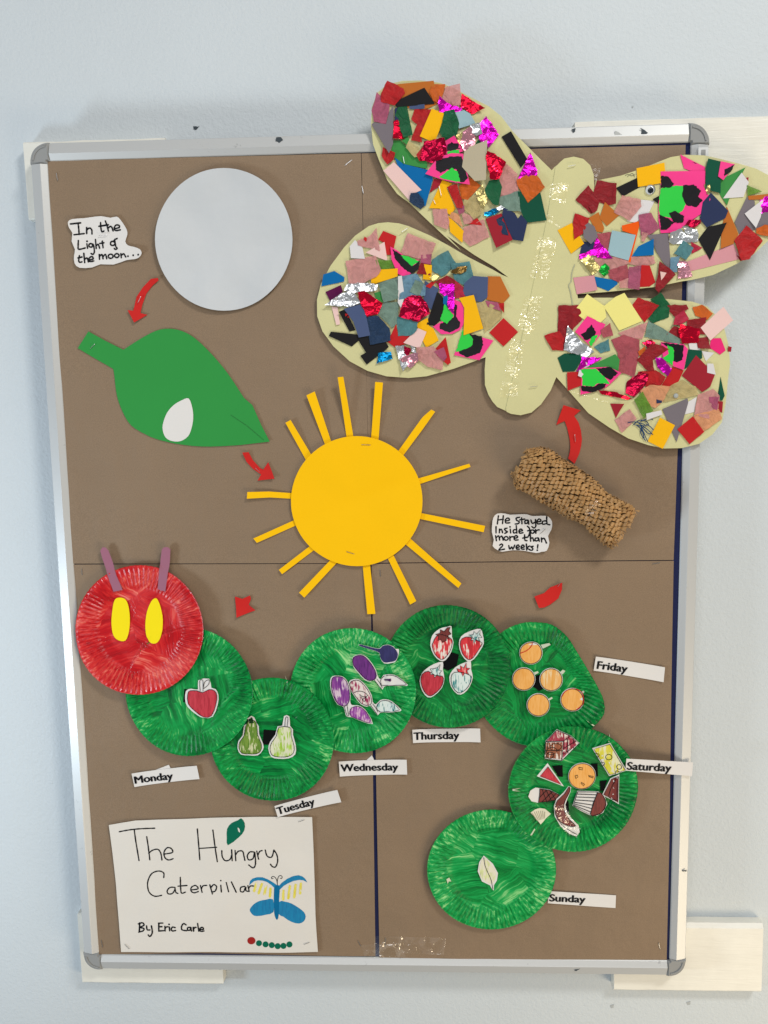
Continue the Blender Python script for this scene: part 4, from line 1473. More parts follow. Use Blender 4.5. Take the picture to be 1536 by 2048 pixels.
V, F = [], []
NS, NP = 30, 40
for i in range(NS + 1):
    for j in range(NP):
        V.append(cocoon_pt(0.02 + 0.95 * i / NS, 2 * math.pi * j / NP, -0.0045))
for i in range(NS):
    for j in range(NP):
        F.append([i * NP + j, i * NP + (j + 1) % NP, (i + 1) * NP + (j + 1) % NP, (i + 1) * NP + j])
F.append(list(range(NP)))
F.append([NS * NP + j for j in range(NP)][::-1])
link('slit_shade_core', V, F, card('slit shade brown', (66, 46, 28), 0.9, 0.1, 0.3), coc, True)  # tube coloured dark and put under the wrap so its slits look shaded
V, F = [], []
rg = random.Random(5)
ncol = 27
nrow = 34
for i in range(-1, ncol + 1):
    for j in range(nrow):
        # brick pattern of slits, slanting round the roll
        s = (i + 0.5) / ncol + 0.10 * (0.5 - ((j * 1.0 / nrow + 0.5) % 1.0))
        phi = 2 * math.pi * (j + (0.5 if i % 2 else 0)) / nrow
        ph = (phi + math.pi) % (2 * math.pi) - math.pi
        if abs(ph) > 2.2:
            continue
        s = (i + 0.5) / ncol - 0.045 * ph
        if s < -0.01 or s > 1.01:
            continue
        ds = 0.56 / ncol
        dp = 0.47 * 2 * math.pi / nrow
        s += rg.uniform(-.2, .2) / ncol
        ph += rg.uniform(-.18, .18) * 2 * math.pi / nrow
        crush = 0.5 + 0.9 * (fbm(s * 1.0, ph * 0.2, 7, 1.7) + 0.5)
        lift = (0.0030 + rg.uniform(-0.0008, 0.0016)) * crush
        low = -0.0034 + rg.uniform(-0.0010, 0.0008)
        tw = rg.uniform(-0.9, 0.9)
        k0 = len(V)
        # one cell: a strip that rises out of the slit, runs over the crest and turns down again
        prof = [(-1.0, low, 0.75), (-0.25, lift * 0.55, 1.0), (0.45, lift, 1.05), (1.0, lift * 0.55 - 0.0008, 0.85)]
        for a, o_, wd in prof:
            for sg in (-1, 1):
                V.append(cocoon_pt(s + a * ds + sg * tw * 0.12 * ds, ph + sg * dp * wd + a * 0.03, o_ + sg * tw * 0.0008))
        for q in range(3):
            F.append([k0 + 2 * q, k0 + 2 * q + 1, k0 + 2 * q + 3, k0 + 2 * q + 2])
o = link('honeycomb_wrap', V, F, M_HC, coc)
md = o.modifiers.new('paper', 'SOLIDIFY')
md.thickness = 0.0003
# frayed ends
for end in (True, False):
    V, F = [], []
    for k in range(100 if end else 70):
        s = rg.uniform(0.93, 1.0) if end else rg.uniform(0.0, 0.05)
        ph = rg.uniform(-2.0, 2.0)
        off = rg.uniform(-0.006, 0.002)
        L = (0.05 if end else -0.035) * rg.uniform(0.5, 1.1)
        a = cocoon_pt(s, ph, off)
        b = cocoon_pt(s, ph + 0.14, off)
        c_ = cocoon_pt(s + L, ph + rg.uniform(-.2, .3), off + rg.uniform(-0.003, 0.003))
        d_ = c_ + Vector((rg.uniform(-.002, .002), rg.uniform(-.002, .002), rg.uniform(-.003, .003)))
        k0 = len(V)
        m1, m2 = a.lerp(c_, 0.5) + Vector((0, -0.001, 0.0012)), b.lerp(d_, 0.5) + Vector((0, -0.0012, 0))
        V += [a, b, m1, m2, c_, d_]
        F += [[k0, k0 + 1, k0 + 3, k0 + 2], [k0 + 2, k0 + 3, k0 + 5, k0 + 4]]
    o = link('frayed_end', V, F, M_HC, coc)
    md = o.modifiers.new('paper', 'SOLIDIFY')
    md.thickness = 0.0003
V, F = [], []
for i in range(13):
    for j in range(13):
        p = cocoon_pt(0.64 + 0.07 * i / 12, -0.5 + 0.9 * j / 12, 0.0036)
        p.y -= 0.0003 * math.sin(i * 0.9 + j * 0.7)
        V.append(p)
for i in range(12):
    for j in range(12):
        F.append([i * 13 + j, i * 13 + j + 1, (i + 1) * 13 + j + 1, (i + 1) * 13 + j])
link('tape_strip', V, F, M_TAPE, coc, True)

# ------------------------------------------------------------ collage butterfly


def BF(x, z):
    d = min(BX1 - 0.030 - x, BZ1 - 0.030 - z)
    k = sstep(0.0, 0.16, d)
    out = max(0.0, -d - 0.03)
    return 0.0042 * (1 - k) + (BACK + 0.0050) * k + 0.0022 * (fbm(x, z, 6, 8.1) + 0.35) + 0.05 * out * out


def PB(px, py, e=0.001):
    h = 0.0
    for _ in range(3):
        q = P(px, py, h)
        h = BF(q.x, q.y) + e
    return q


bf = thing('collage_butterfly', 'huge pale lime card butterfly covered in colourful paper and foil scraps', 'butterfly', PB(1065, 560), 0.0)
left = (ZE('670,104 640,108 620,122 598,148') + PXS('1103.5,340') + ZA('1440,700 1300,560 1200,460 1100,330 1000,250 870,185 700,95 600,60 450,42 300,45 180,75 100,140 55,260 48,400 65,560 110,680 180,850 260,960 360,1035 480,1150 640,1300 780,1420')
        + ZB('1000,150 1200,290 1350,380 1452,456 1400,435 1340,400 1160,308 1000,215 880,150 720,80 650,60 570,52 500,58 430,80 330,150 250,235 150,370 80,500 50,620 52,740 90,850 170,960 290,1070 420,1140 560,1180 720,1192 850,1180 1050,1125 1285,1040 1278,1130 1280,1243')
        + ZE('135,1790 165,1840 200,1880 262,1908 275,1912 300,1860'))
right = (ZE('625,125 655,92 690,62 760,48 830,65 880,112 905,180 910,290') + ZC('322,216 500,180 650,130 760,85 850,50 950,33 1090,38 1200,62 1330,95 1450,130 1536,175 1620,250 1680,370 1680,470 1620,570 1536,640 1430,740 1300,810 1150,880 1000,915 930,925 740,965 400,1000 192,1016')
         + ZD('322,100 400,95 560,95 760,98 1000,105 1180,125 1290,160 1370,240 1420,330 1450,450 1462,590 1445,720 1430,880 1400,1030 1330,1120 1230,1190 1100,1222 970,1225 850,1200 700,1150 560,1070 400,960 250,790 160,690')
         + ZE('590,1760 520,1860 450,1920 370,1940 300,1930 268,1915 262,1890 330,1600 470,950 560,520'))
sheet('card_half', [PB(*q) for q in left], lambda x, z: BF(x, z), MBUT, bf, 0.0005, 0.010)
sheet('card_half', [PB(*q) for q in right], lambda x, z: BF(x, z) + 0.0008, MBUT, bf, 0.0005, 0.010)

CARD = {
    'y': card('yellow sugar paper', (250, 186, 14), 0.75, 0.05, 0.3), 'k': MBLACK, 'gr': card('grey sugar paper', (122, 114, 120), 0.75, 0.05, 0.3),
    'bl': card('blue card', (0, 104, 168), 0.7, 0.04, 0.2), 'pk': card('pale pink card', (236, 200, 194), 0.7, 0.03, 0.15), 'wh': card('white card', (220, 216, 216), 0.7, 0.02, 0.15),
    'lb': card('light blue card', (156, 186, 194), 0.75, 0.04, 0.2), 'or': card('tan orange card', (190, 108, 42), 0.75, 0.04, 0.2), 'ob': card('bright orange card', (238, 92, 12), 0.7, 0.03, 0.1),
    'nv': card('navy card', (44, 54, 88), 0.75, 0.06, 0.25), 'sl': card('slate blue card', (76, 90, 126), 0.75, 0.05, 0.3), 'gn': card('mid green card', (62, 142, 70), 0.72, 0.04, 0.2),
    'dg': card('dark green card', (14, 84, 62), 0.72, 0.12, 0.4), 'ta': card('taupe card', (186, 175, 150), 0.75, 0.04, 0.2), 'cr': card('crimson card', (160, 34, 48), 0.7, 0.06, 0.25),
    'ye': card('pale yellow card', (240, 230, 138), 0.7, 0.03, 0.15), 'dp': card('dull pink card', (214, 150, 158), 0.75, 0.04, 0.25), 'rd': card('red paper', (196, 34, 36), 0.65, 0.08, 0.3),
    'hp': card('hot pink paper', (236, 40, 120), 0.55, 0.04, 0.2), 'pl': card('plum paper', (92, 10, 70), 0.6, 0.1, 0.3)}
TIS = {
    'r': tissue('red tissue', (186, 26, 30), 0.86), 'dr': tissue('dark red tissue', (146, 22, 32), 0.9), 'p': tissue('pink tissue', (220, 156, 152), 0.62), 'g': tissue('green tissue', (10, 92, 54), 0.88),
    't': tissue('teal tissue', (84, 136, 142), 0.8), 'o': tissue('orange tissue', (208, 98, 26), 0.85), 'be': tissue('beige tissue', (206, 186, 130), 0.6), 'mv': tissue('mauve tissue', (180, 90, 120), 0.75),
    'gy': tissue('grey green tissue', (120, 146, 132), 0.85), 'lg': tissue('lime tissue', (104, 152, 50), 0.65), 'cr': tissue('crimson tissue', (184, 36, 66), 0.85), 'nv': tissue('navy tissue', (30, 56, 88), 0.88),
    'lb': tissue('light blue tissue', (112, 152, 176), 0.75), 'wh': tissue('white tissue', (226, 220, 216), 0.8), 'pe': tissue('peach tissue', (232, 164, 120), 0.7), 'dp': tissue('rose tissue', (176, 82, 92), 0.85)}
FOI = {
    'm': foil('magenta foil', (236, 20, 196)), 'r': foil('red foil', (228, 14, 54)), 's': foil('silver foil', (226, 228, 230)), 'g': foil('gold foil', (226, 206, 132)),
    'b': foil('blue foil', (10, 140, 196)), 'p': foil('pink foil', (244, 170, 186)), 'd': foil('bronze foil', (134, 104, 52)), 'n': foil('green foil', (40, 190, 70)), 'c': foil('crimson foil', (190, 12, 60))}
MPINK = card('glossy neon pink print', (246, 62, 142), 0.38, 0.03, 0.15)
MNG = card('neon green print', (48, 206, 70), 0.4, 0.03, 0.1)
MNK = card('black print', (26, 24, 28), 0.36, 0.05, 0.1)
CELL = 0.003
GRID = {}
rs = random.Random(21)


def stack(wp, inc):
    x0, x1 = min(p.x for p in wp), max(p.x for p in wp)
    z0, z1 = min(p.y for p in wp), max(p.y for p in wp)
    tp = [(p.x, p.y) for p in wp]
    cells = []
    m = 0.0009
    i = int(math.floor(x0 / CELL))
    while i * CELL < x1:
        j = int(math.floor(z0 / CELL))
        while j * CELL < z1:
            if inside((i + .5) * CELL, (j + .5) * CELL, tp):
                cells.append((i, j))
                m = max(m, GRID.get((i, j), 0))
            j += 1
        i += 1
    for c in cells:
        GRID[c] = m + inc
    return m + inc


def scrap(Z, spec, lift=None):
    """spec: 'kind colour  u,v u,v ...' ; kinds: c card, t tissue, f foil, m marbled print"""
    kind, colr, pts = spec.split(None, 2)
    groups = [Z(s) for s in pts.split('|')] if kind == 'm' else [Z(pts)]
    px = groups[0]
    sd = rs.random() * 50
    if kind == 't':
        px = jag(px, 0.9, 7, int(sd * 100))
    elif kind == 'f':
        px = jag(px, 1.1, 5, int(sd * 100))
    wp = [PB(*q) for q in px]
    c = cen(wp)
    rmax = max((p - c).length for p in wp)
    inc = {'c': 0.00045, 't': 0.0005, 'f': 0.0008, 'm': 0.0006}[kind]
    lv = stack(wp, inc)
    ang = rs.uniform(0, 6.28)
    dr = Vector((math.cos(ang), math.sin(ang)))
    li = lift if lift is not None else rs.choice((0.0004, 0.0012, 0.0025, 0.005))

    def hf(x, z):
        q = (Vector((x, z)) - c).dot(dr) / rmax
        h = BF(x, z) + lv + li * max(0, q) ** 2
        if kind == 't':
            h += 0.0020 * abs(fbm(x, z, 70, sd)) + 0.0010 * abs(fbm(x, z, 180, sd))
        elif kind == 'f':
            h += 0.0042 * abs(fbm(x, z, 60, sd)) 
        else:
            h += 0.0004 * (fbm(x, z, 40, sd) + 0.4)
        return h
    mat = {'c': CARD, 't': TIS, 'f': FOI, 'm': {'m': MPINK}}[kind][colr]
    sp = {'c': 0.012, 't': 0.0055, 'f': 0.0056, 'm': 0.008}[kind]
    nm = {'c': 'card_scrap', 't': 'tissue_scrap', 'f': 'foil_scrap', 'm': 'marbled_scrap'}[kind]
    o = sheet(nm, wp, hf, mat, bf, 0.00025 if kind != 't' else 0.00012, sp, smooth=(kind != 'f'), jit=0.3 if kind == 'f' else 0.0)
    if kind == 'm':
        b = Base(o, bf.loc)
        for i, gp in enumerate(groups[1:]):
            k = 'kg'.find(colr) if False else None
        blobs = spec.split('|')[1:]
        for i, s in enumerate(blobs):
            s = s.strip()
            which, pp = s.split(None, 1)
            gpx = jag(Z(pp), 1.0, 3.2, i + int(sd * 10))
            w = [PB(*q) for q in gpx]
            e = 0.00014 * (i + 1)
            sheet('green_blot' if which == 'g' else 'black_blot', w, lambda x, z, e=e: hf(x, z) + e, MNG if which == 'g' else MNK, b, 0.00005, 0.008)
    return o


def marb(Z, spec):
    parts = [p.strip() for p in spec.split('|')]
    Zf = Z

    def Z2(s):
        s = s.strip()
        if s[0] in 'gk':
            s = s.split(None, 1)[1]
        return Zf(s)
    return scrap(Z2, 'm m ' + spec)


SA = """c nv 240,270 280,258 292,370 240,372
c or 262,76 555,52 592,232 480,282 250,252
t o 540,80 650,75 630,160 592,232 550,212 520,140
c sl 360,245 482,245 482,280 360,276
t r 400,280 545,282 545,400 455,500 462,550 372,530 420,400 375,360
t g 268,260 340,247 385,490 310,516 242,330
f r 233,370 265,368 320,522 225,518
c gn 230,530 290,530 400,650 500,705 505,760 320,722 240,682 213,612
c gn 308,485 340,485 358,525 338,570 300,540
t be 350,540 440,590 440,662 400,672 330,592
t r 145,585 245,632 230,690 180,725 133,655
c gr 232,250 228,560 195,642 52,400 75,385 170,400 200,290
t mv 95,140 200,230 195,300 170,402 72,380 52,290
t r 180,50 312,110 325,150 240,252 130,220 130,150
c k 225,225 480,105 565,236 258,262
f m 600,180 640,210 700,250 780,270 790,302 600,304 588,250
t p 650,95 768,70 776,250 720,252 622,200
f r 780,152 972,276 862,318 768,252
t g 640,300 720,280 762,400 742,500 690,530 640,526 602,470
c lb 703,313 800,290 850,320 892,396 760,437
t g 910,530 980,520 990,582 890,562
f m 980,335 1082,487 1000,592 930,540 898,420
f g 735,498 790,470 785,575 728,552
f p 788,470 850,428 892,480 890,562 800,622 768,562
f s 850,412 928,398 947,482 900,502 838,450
c y 540,277 656,320 560,552 443,500
c bl 240,668 310,720 545,778 547,850 490,1062 430,1050 380,900 280,780
c pk 235,706 457,932 370,970 362,1022 148,775
t nv 370,960 430,955 472,1010 482,1060 450,1087 358,1030
t r 415,650 500,540 480,700 440,700
f c 478,542 642,518 662,622 620,692 540,717 440,690
c cr 558,840 622,850 600,902 523,952
t o 840,828 937,892 830,1012 780,1002 758,900
c ta 987,533 975,857 885,867 783,750 805,603
f r 985,623 1050,650 1137,717 1080,852 1010,852 973,680
t p 1130,718 1232,800 1237,962 1090,992 1068,900
t be 800,1010 900,970 962,1102 880,1172 798,1080
f g 893,950 950,888 987,1000 962,1092 928,1060
c y 625,848 707,880 660,912 732,1080 690,1132 600,1080 518,1080
t r 663,908 742,878 802,1082 740,1080
t gy 1083,990 1242,938 1262,1107 1120,1092 1085,1040
c dg 1233,945 1417,953 1467,1177 1300,1197 1258,1100
t g 1000,858 1082,848 1107,910 1077,1062 1030,1050 958,950
f m 1335,626 1392,770 1387,822 1228,857
t o 1223,850 1300,813 1392,820 1452,910 1315,1037 1228,890
c k 1180,455 1312,682 1260,752 1103,500
f b 965,1110 1060,1078 1087,1110 1010,1142 960,1132
f s 1060,1080 1100,1058 1127,1075 1080,1102
c nv 1120,1073 1210,1118 1235,1162 1260,1130 1312,1190 1277,1347 1190,1332 1108,1130
t p 545,1088 662,1083 682,1190 670,1252 558,1210
t pe 700,1108 760,1128 792,1232 680,1150
c y 673,1138 797,1262 787,1357 688,1270
t mv 740,1078 802,1058 802,1112 760,1132
t p 780,1108 902,1160 850,1202 800,1212
t p 800,1228 960,1168 1007,1312 850,1387 788,1330
c rd 907,1158 947,1217 823,1205
t nv 1060,1170 1115,1140 1160,1300 1110,1290
c cr 973,1163 1102,1118 1192,1337 1058,1402"""
SB = """t p 345,190 430,158 487,93 512,267 350,222
c wh 330,183 385,240 402,322 300,317 291,230
c rd 535,116 632,155 602,292 550,292 545,205 498,180
t p 715,133 922,210 882,312 790,322 658,287
c pk 545,198 567,337 408,276
t lg 480,330 600,330 642,400 500,402
t p 260,338 480,298 522,400 490,452 400,497 283,502
c y 445,403 642,393 642,452 480,502 448,500
t dr 810,350 882,350 882,442 778,432
t mv 813,293 892,290 882,362 808,350
t t 890,328 1010,260 1067,350 1000,432 960,452 888,400
t t 1030,358 1167,338 1202,480 1120,512 1058,480
c bl 178,410 252,455 250,487 83,522 98,435
c pl 113,563 227,513 242,562 148,632
f s 270,508 350,493 497,510 492,552 380,572 248,557
c gn 468,572 542,550 532,642 490,622
t gy 498,503 642,448 647,612 540,642
t lb 645,453 780,428 847,522 842,592 650,622
t gy 770,478 832,500 802,592 730,562
t gy 538,638 652,638 642,792 600,827 498,730
c wh 645,453 672,448 692,600 665,682 643,642
c sl 840,480 942,540 902,702 828,652
c dr_
t nv 412,743 500,738 582,830 592,922 438,952
c rd 630,798 645,885 742,880 702,942 620,967 568,930
t t 638,743 792,758 782,842 740,882 643,887
f c 663,682 700,610 750,586 810,590 862,660 877,722 790,784 648,742
f s 108,660 180,610 250,568 320,558 372,640 300,672
f r 348,568 400,558 532,647 502,722 418,747 368,640
c k 213,710 260,688 332,842 288,852
c pk 158,670 202,675 220,800 193,805
c k 153,853 357,875 357,917 305,962 138,885
c k 355,888 435,888 440,945 555,928 577,965 415,1094 368,1030 410,1005 353,915
t nv 415,760 500,750 582,835 592,920 440,950
c sl 248,688 392,648 442,882 358,897 318,780
t cr 1058,478 1137,540 1132,602 1058,612
t dr 1000,443 1062,480 1057,522 938,522 918,490
c sl 1190,448 1302,455 1297,602 1255,637 1168,625 1118,570 1128,500
c or 1298,448 1392,450 1462,592 1410,647 1293,620
f g 878,458 932,428 947,472 900,492
c y 833,360 892,368 887,477 826,470
c rd 903,478 922,488 880,537 843,522
c rd 1368,648 1420,643 1417,720
t be 1213,648 1292,625 1397,700 1402,752 1280,862
t mv 1280,628 1372,640 1397,702 1300,672
f d 1028,422 1080,380 1152,376 1142,412 1100,437 1050,432
c y 860,753 870,810 902,830 942,917 850,972 820,910 778,795
c pk 790,828 852,855 802,977 683,935
t p 780,968 902,960 982,1040 967,1137 860,1112 778,1050
c rd 992,893 1030,1080 1007,1097 898,1000
t mv 908,1000 980,968 1002,1040 980,1072
f s 623,958 700,955 740,1060 680,1147
f p 690,1030 790,1008 792,1070 730,1122 658,1060
f c 690,958 742,980 720,1032 688,1010
f s 735,955 762,955 780,1010 745,1000
f b 498,1010 592,1000 607,1052 488,1087
c rd 398,158 427,175 410,197 393,180
c rd 258,723 287,725 287,752 260,747
c rd 1415,753 1522,855 1415,962 1310,860"""
SB = SB.replace('c dr_\n', '')
MB = ['588,233 650,268 720,330 802,328 790,392 700,457 640,430 598,330 | k 605,250 680,300 755,372 800,330 795,400 745,430 690,400 625,325 | g 665,298 720,305 798,340 745,375',
      '1058,618 1122,648 1127,790 1100,840 1040,870 960,872 898,815 1000,760 | k 950,800 1050,750 1055,650 1075,660 1068,740 1100,790 1090,825 1020,862 950,835 | g 985,653 1052,740 1000,797 953,765',
      '1118,838 1160,868 1342,918 1240,1062 1053,1025 1080,960 | k 1160,870 1255,885 1268,950 1240,1010 1150,1042 1090,1012 1090,985 1150,970 1190,930 | g 1120,840 1165,870 1192,910 1188,950 1150,975 1068,1002 1090,920']
SC = """t p 310,758 732,748 742,800 640,822 550,802 420,862 318,830
t dr 330,213 467,235 462,382 400,392 350,370 308,300
t dr 268,248 322,320 347,370 330,422 290,452 178,350
t dr 270,400 345,370 330,430 300,450
c or 385,368 487,460 400,537 348,480
c or 273,478 342,438 382,552 370,582 328,575
c y 53,565 155,513 237,662 148,732
t r 175,448 277,480 270,512 230,592 168,632 158,520
c nv 230,648 317,650 302,722 203,757
t dp 330,588 432,580 402,722 338,652
c gr 233,540 270,513 312,540 337,612 285,667 233,620
f m 325,618 442,767 350,762 300,742 203,772 208,740 303,700
c ob 503,535 622,503 632,520 602,640 562,807 550,780 600,600 508,570
c lb 435,568 602,600 552,780 403,738
c wh 640,350 737,360 692,452 600,512 540,502 640,400
t p 503,323 637,350 642,400 560,502 448,440
c k 463,268 610,198 642,257 513,327
c k 718,350 767,323 767,382
c y 608,130 805,90 817,230 618,262
f m 1480,343 1590,308 1602,432 1478,447
c or 1393,325 1600,305 1600,347 1398,352
c gr 1385,333 1442,360 1442,562 1338,602 1298,510
c gr 1438,460 1562,428 1562,522 1438,562
c wh 1368,450 1500,348 1482,472 1445,552
c or 1245,398 1327,592 1290,662 1198,697 1213,530
f g 1080,245 1120,250 1120,300 1100,315
c dg 1110,63 1202,85 1197,307 1090,282 1093,130
c gn 1377,123 1282,290 1245,392 1193,310 1198,210
c wh 1345,163 1397,230 1362,332 1218,342
c cr 1333,210 1397,193 1392,237
t lg 1383,248 1492,295 1388,327
c nv 1130,303 1252,430 1232,482 1100,547 1053,490 1073,370
f c 973,495 1057,493 1057,522 1010,552 948,530
t mv 623,458 712,443 772,552 680,612 638,602
t p 640,580 690,590 660,650 640,640
c gr 678,600 832,588 852,852 800,802 750,722 718,640
c bl 573,752 620,680 727,628 727,742
f s 840,588 920,553 940,580 1047,600 1042,647 870,667 833,650
f s 928,538 1032,560 1047,602 958,592
t cr 988,650 1072,690 1000,732
t t 940,638 1012,690 957,777 868,730
t lb 848,758 912,748 892,862 843,862
c dp 958,790 1292,663 1342,767 968,860
c k 1242,513 1125,777 1043,630 1110,543
f p 903,778 962,788 1002,892 898,907
t dr 1310,740 1360,760 1400,772 1340,782
t r 1380,533 1497,640 1400,772 1338,782 1293,640
t o 1450,553 1510,528 1582,540 1582,622 1448,590
t dp 398,850 540,808 562,912 480,932 418,902
f g 270,738 347,820 342,852 295,882 213,780
f n 358,820 385,798 417,830 417,862 380,892 343,860
c dp 163,900 310,883 332,987 188,1017
t p 478,930 562,900 562,977 488,972
c rd 640,813 702,815 742,932 700,962 628,965
t mv 553,825 642,818 627,987 548,975
c bl 313,893 470,920 477,945 410,995 328,960
t dr 768,785 830,828 882,880 762,1007 738,980
c pk 768,860 822,868 780,922"""
MC = ['778,153 1092,148 1087,270 1127,350 1060,452 960,522 880,582 778,587 763,500 763,380 778,270 | g 780,270 860,255 935,255 945,330 952,390 930,432 850,482 770,462 765,380 | k 935,252 1010,245 1062,290 1040,330 1072,360 1030,405 960,390 930,330 | k 780,185 830,190 872,240 850,265 780,270 | k 766,455 830,482 872,512 820,562 780,565 | k 835,445 880,430 942,470 935,512 870,515',
      '916,33 1092,120 1087,157 1000,152 943,130 | k 1000,85 1040,95 1020,97',
      '1198,83 1297,105 1215,217 1178,190 | k 1222,142 1296,108 1272,150 1222,190']
SD = """t dr 173,153 332,150 352,262 290,322 240,402 213,492 180,482 168,300
t r 68,380 182,343 217,402 207,492 128,490
c ye 390,68 522,160 532,242 490,282 400,242 370,262 288,200 352,120
c ye 667,60 802,270 630,342 513,160 600,90
t g 935,58 1012,150 1002,242 880,287 843,255 920,160 858,110
t r 768,93 922,155 820,282 723,155
t gy 850,268 980,340 1087,410 1080,447 960,417 818,390
t dr 983,150 1132,148 1147,182 1040,237 998,190
t cr 1048,235 1112,188 1152,252 1090,302 1028,300
t o 1178,165 1250,148 1332,215 1290,262 1198,230
t dr 1138,260 1282,243 1272,372 1200,362 1138,330
t dr 983,370 1040,308 1092,330 1080,397
t dr 1208,400 1292,388 1312,482 1218,472
f r 1078,298 1232,330 1222,432 1100,442 1068,360
c pk 1410,163 1482,265 1310,417 1238,320
c wh 1148,440 1210,428 1242,492 1158,482
c wh 1248,495 1342,508 1280,572
c hp 1318,400 1392,398 1427,490 1385,522 1308,470
c cr 1443,458 1472,465 1467,502 1443,497
t dp 488,340 560,283 582,380 510,397
t p 618,360 842,278 802,407 650,382
t t 438,465 552,403 562,492 490,512
c dg 168,545 220,513 332,515 347,562 300,642 208,652
f m 350,538 502,545 442,582 400,602 300,652 338,590
c wh 350,558 412,600 342,692 318,680
c gn 343,637 600,518 632,560 622,642 500,622
c rd 238,655 342,648 347,752 243,792
f s 243,308 342,420 442,502 380,542 213,490
t o 768,500 822,458 832,502 780,532
f c 798,430 870,408 902,432 840,472
t dr 758,562 880,428 1007,480 940,522 880,562 892,642 838,642
t r 768,650 900,638 972,690 940,752 828,762
c rd 1030,613 1112,640 1052,772 948,752
c dg 1148,483 1247,490 1252,547 1180,592 1118,632
f m 898,540 960,553 1022,630 990,682 918,622
c cr 1205,526 1347,670 1310,762 1250,802 1098,680
c wh 1288,588 1332,590 1352,672 1288,657
f c 688,720 790,648 852,670 830,742 740,842 678,810
t dp 568,410 660,373 782,410 782,482 742,692 623,650 618,510
f r 473,788 590,798 727,850 700,860 498,820
t be 1008,758 1100,708 1202,760 1222,822 1050,862 958,880
t pe 783,790 860,748 1012,760 952,872 900,922 828,900
t lg 738,860 800,798 882,940 810,1002
c dg 1390,688 1420,830 1400,867 1366,850
c wh 1138,880 1212,838 1192,952 1118,970
c cr 1358,870 1407,873 1402,957 1358,940
t p 1218,820 1332,778 1382,830 1372,922 1300,1002 1188,970
t mv 1298,838 1372,838 1362,942 1308,902
t pe 1188,970 1372,928 1397,1002 1260,1097 1198,1030
c nv 903,828 952,818 947,882 908,887
c gr 953,930 1142,848 1147,882 1060,1177
c wh 828,963 942,938 950,970 833,1012
c y 935,993 1047,1050 955,1227 843,1170
c rd 1180,983 1262,1100 1155,1192 1063,1080
t p 593,1010 710,928 762,1002 650,1107
c cr 563,888 664,890 605,997"""
MD = ['390,233 527,295 490,372 420,462 298,350 | k 340,370 380,350 420,295 455,350 440,400 372,412 | g 400,430 430,385 477,370 440,430 420,460',
      '348,623 550,613 642,660 560,742 520,772 430,802 338,822 343,740 | g 345,630 450,625 520,690 557,740 470,735 440,760 353,755 | k 455,625 560,615 617,660 560,712 520,690 | k 345,755 440,762 475,738 532,740 520,770 430,805 348,790',
      '940,428 1112,443 1142,480 1110,637 1040,612 958,550 | k 940,430 1110,450 1102,560 1060,580 1030,570 1040,490 | g 990,450 1030,470 1040,500 1030,602 950,552 1000,515']


def run(Z, txt):
    for ln in txt.strip().split('\n'):
        scrap(Z, ln)


def run_until(Z, txt, inserts):
    """inserts: {line number: marbled spec}"""
    for i, ln in enumerate(txt.strip().split('\n')):
        if i in inserts:
            for sp_ in inserts[i]:
                marb(Z, sp_)
        scrap(Z, ln)
    for sp_ in inserts.get(999, []):
        marb(Z, sp_)


run_until(ZA, SA, {33: ['650,540 720,503 762,560 792,622 700,652 652,640 | k 660,560 740,520 772,600 665,622 | g 665,627 760,607 762,642 670,652',
                        '700,638 792,643 847,892 700,870 618,850 488,805 560,710 600,668 | k 575,700 640,680 700,665 780,665 802,760 832,840 800,872 765,870 740,770 660,770 610,800 570,770 | g 600,827 650,795 700,757 750,790 767,870 640,850'],
                   58: ['1018,1400 1190,1343 1282,1350 1230,1452 1150,1527 1028,1475 | g 1190,1400 1237,1408 1200,1512 1150,1527 1180,1460 | k 1075,1410 1150,1385 1212,1430 1190,1480 1150,1512 1090,1480']})
run_until(ZB, SB, {12: [MB[0]], 45: [MB[1]], 999: [MB[2]]})
scrap(ZB, 'c k 930,563 972,600 982,700 960,762 910,812 853,800')
scrap(ZB, 'c bl 975,598 1012,585 1047,650 1020,682 973,650')
scrap(ZB, 'f m 945,503 1057,505 1052,722 1013,690 1000,602 948,570')
scrap(ZB, 'c y 1090,608 1197,586 1267,832 1123,880 1128,680')
run_until(ZC, SC, {19: MC[:1], 27: [MC[1]], 28: [MC[2]]})
run_until(ZD, SD, {19: [MD[0]], 28: [MD[1]], 33: [MD[2]]})

# blue feathery threads on the lower right wing
lv = 0.0016
thr = [[PB(*q) for q in smooth_poly(ZD(s), 4, False)] for s in (
    '695,1030 740,1025 790,1035 820,1045', '740,1040 780,1012 830,1020 850,1045', '735,1045 790,1055 840,1050', '790,1045 810,1100 840,1170', '800,1050 790,1110 825,1165',
    '810,1060 850,1090 880,1120', '790,1020 850,1000 880,1010', '760,1050 800,1090 815,1150', '800,1060 840,1110 870,1110', '770,1030 800,1060 790,1100', '830,1040 860,1060 885,1085')]
Vv, Fv = ribbon(thr, 0.0011, lambda x, z: BF(x, z) + 0.0026 + 0.0006 * fbm(x, z, 200, 1))
link('feather_threads', Vv, Fv, card('navy feather', (24, 62, 104), 0.6, 0.1, 0.2), bf)

# googly eye
ec = PB(*ZC('705,280')[0])
eh = BF(ec.x, ec.y) + 0.0022


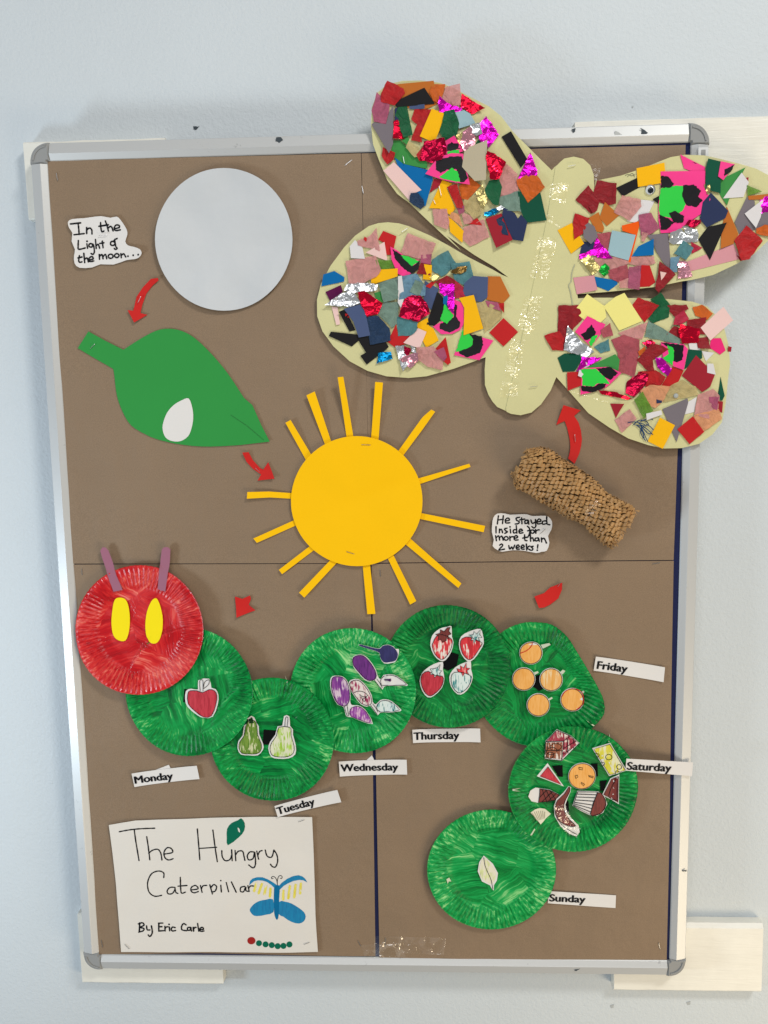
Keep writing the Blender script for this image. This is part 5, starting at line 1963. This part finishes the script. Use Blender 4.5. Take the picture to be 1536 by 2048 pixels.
def disc_dome(name, c, r, h0, hgt, mat, parent, n=24, rings=5):
    V, F = [(c.x, -(h0 + hgt), c.y)], []
    for i in range(1, rings + 1):
        u = i / rings
        for k in range(n):
            a = 2 * math.pi * k / n
            V.append((c.x + r * u * math.cos(a), -(h0 + hgt * math.sqrt(max(0, 1 - u * u))), c.y + r * u * math.sin(a)))
    for k in range(n):
        F.append([0, 1 + k, 1 + (k + 1) % n][::-1])
        for i in range(rings - 1):
            a = 1 + i * n
            F.append([a + k, a + (k + 1) % n, a + n + (k + 1) % n, a + n + k])
    return link(name, V, F, mat, parent, True)


eye = disc_dome('googly_eye', ec, 0.0070, eh - 0.001, 0.0014, card('white plastic', (206, 212, 214), 0.3, 0.02, 0.0), bf)
eb = Base(eye, bf.loc)
disc_dome('pupil', ec + Vector((0.0004, -0.001)), 0.0038, eh + 0.0004, 0.0006, card('black plastic', (18, 24, 34), 0.25, 0, 0), eb)
t = NT('clear plastic')
glx = t.n('ShaderNodeBsdfGlossy')
glx.inputs['Roughness'].default_value = 0.05
trx = t.n('ShaderNodeBsdfTransparent')
mxx = t.n('ShaderNodeMixShader')
fr = t.n('ShaderNodeFresnel')
t.l(fr.outputs[0], mxx.inputs[0])
t.l(trx.outputs[0], mxx.inputs[1])
t.l(glx.outputs[0], mxx.inputs[2])
t.l(mxx.outputs[0], t.out.inputs['Surface'])
disc_dome('clear_dome', ec, 0.0072, eh - 0.0008, 0.0042, t.m, eb, 28, 8)
# grey bead with a hole
bc = PB(*ZD('1052,830')[0])
bead = disc_dome('grey_bead', bc, 0.0034, BF(bc.x, bc.y) + 0.0036, 0.0016, card('grey bead', (176, 180, 176), 0.4), bf, 8)


def btape(Z, s, e=0.0022, amp=0.0009):
    w = [PB(*q) for q in jag(Z(s), 1.2, 12, 3)]
    sheet('tape_strip', w, lambda x, z: BF(x, z) + e + amp * fbm(x, z, 130, 5), M_TAPE, bf, 0.0001, 0.005)


btape(ZE, '590,250 728,238 690,405 575,345')
btape(ZE, '560,470 600,480 662,570 568,525')
btape(ZE, '505,635 640,650 605,790 560,942 428,940 470,780')
btape(ZE, '395,1075 530,1072 480,1310 400,1360 338,1330')
btape(ZE, '300,1380 405,1390 350,1672 248,1640')
btape(ZE, '232,1690 360,1702 350,1802 213,1808')
btape(ZC, '285,92 362,125 330,217 308,200', 0.0004)
btape(ZD, '270,792 560,880 562,892 268,800', 0.0012)
# seam where the right half laps over the left, and the torn edge beside the right wings
pen('torn_edge', [[PB(*q) for q in smooth_poly(ZE('765,840 745,900 740,960 722,990 735,1040 750,1130'), 4, False)]], 2.2, lambda x, z: BF(x, z) + 0.0012, card('torn card core', (176, 176, 146)), bf)
pen('pencil_mark', [[PB(*q) for q in smooth_poly(ZC(s), 4, False)] for s in ('530,180 550,172 575,182 600,172', '545,188 580,165 595,190')], 0.9, lambda x, z: BF(x, z) + 0.0010, card('pencil', (120, 118, 96)), bf)
for a, b in (((1137, 333), (1151, 330)), ((1060, 774), (1075, 772)), ((802, 465), (816, 456)), ((806, 312), (809, 328)), ((871, 409), (867, 399)), ((883, 393), (878, 372))):
    q = PB(*a)
    staple(a, b, BF(q.x, q.y) + 0.0030, bf)
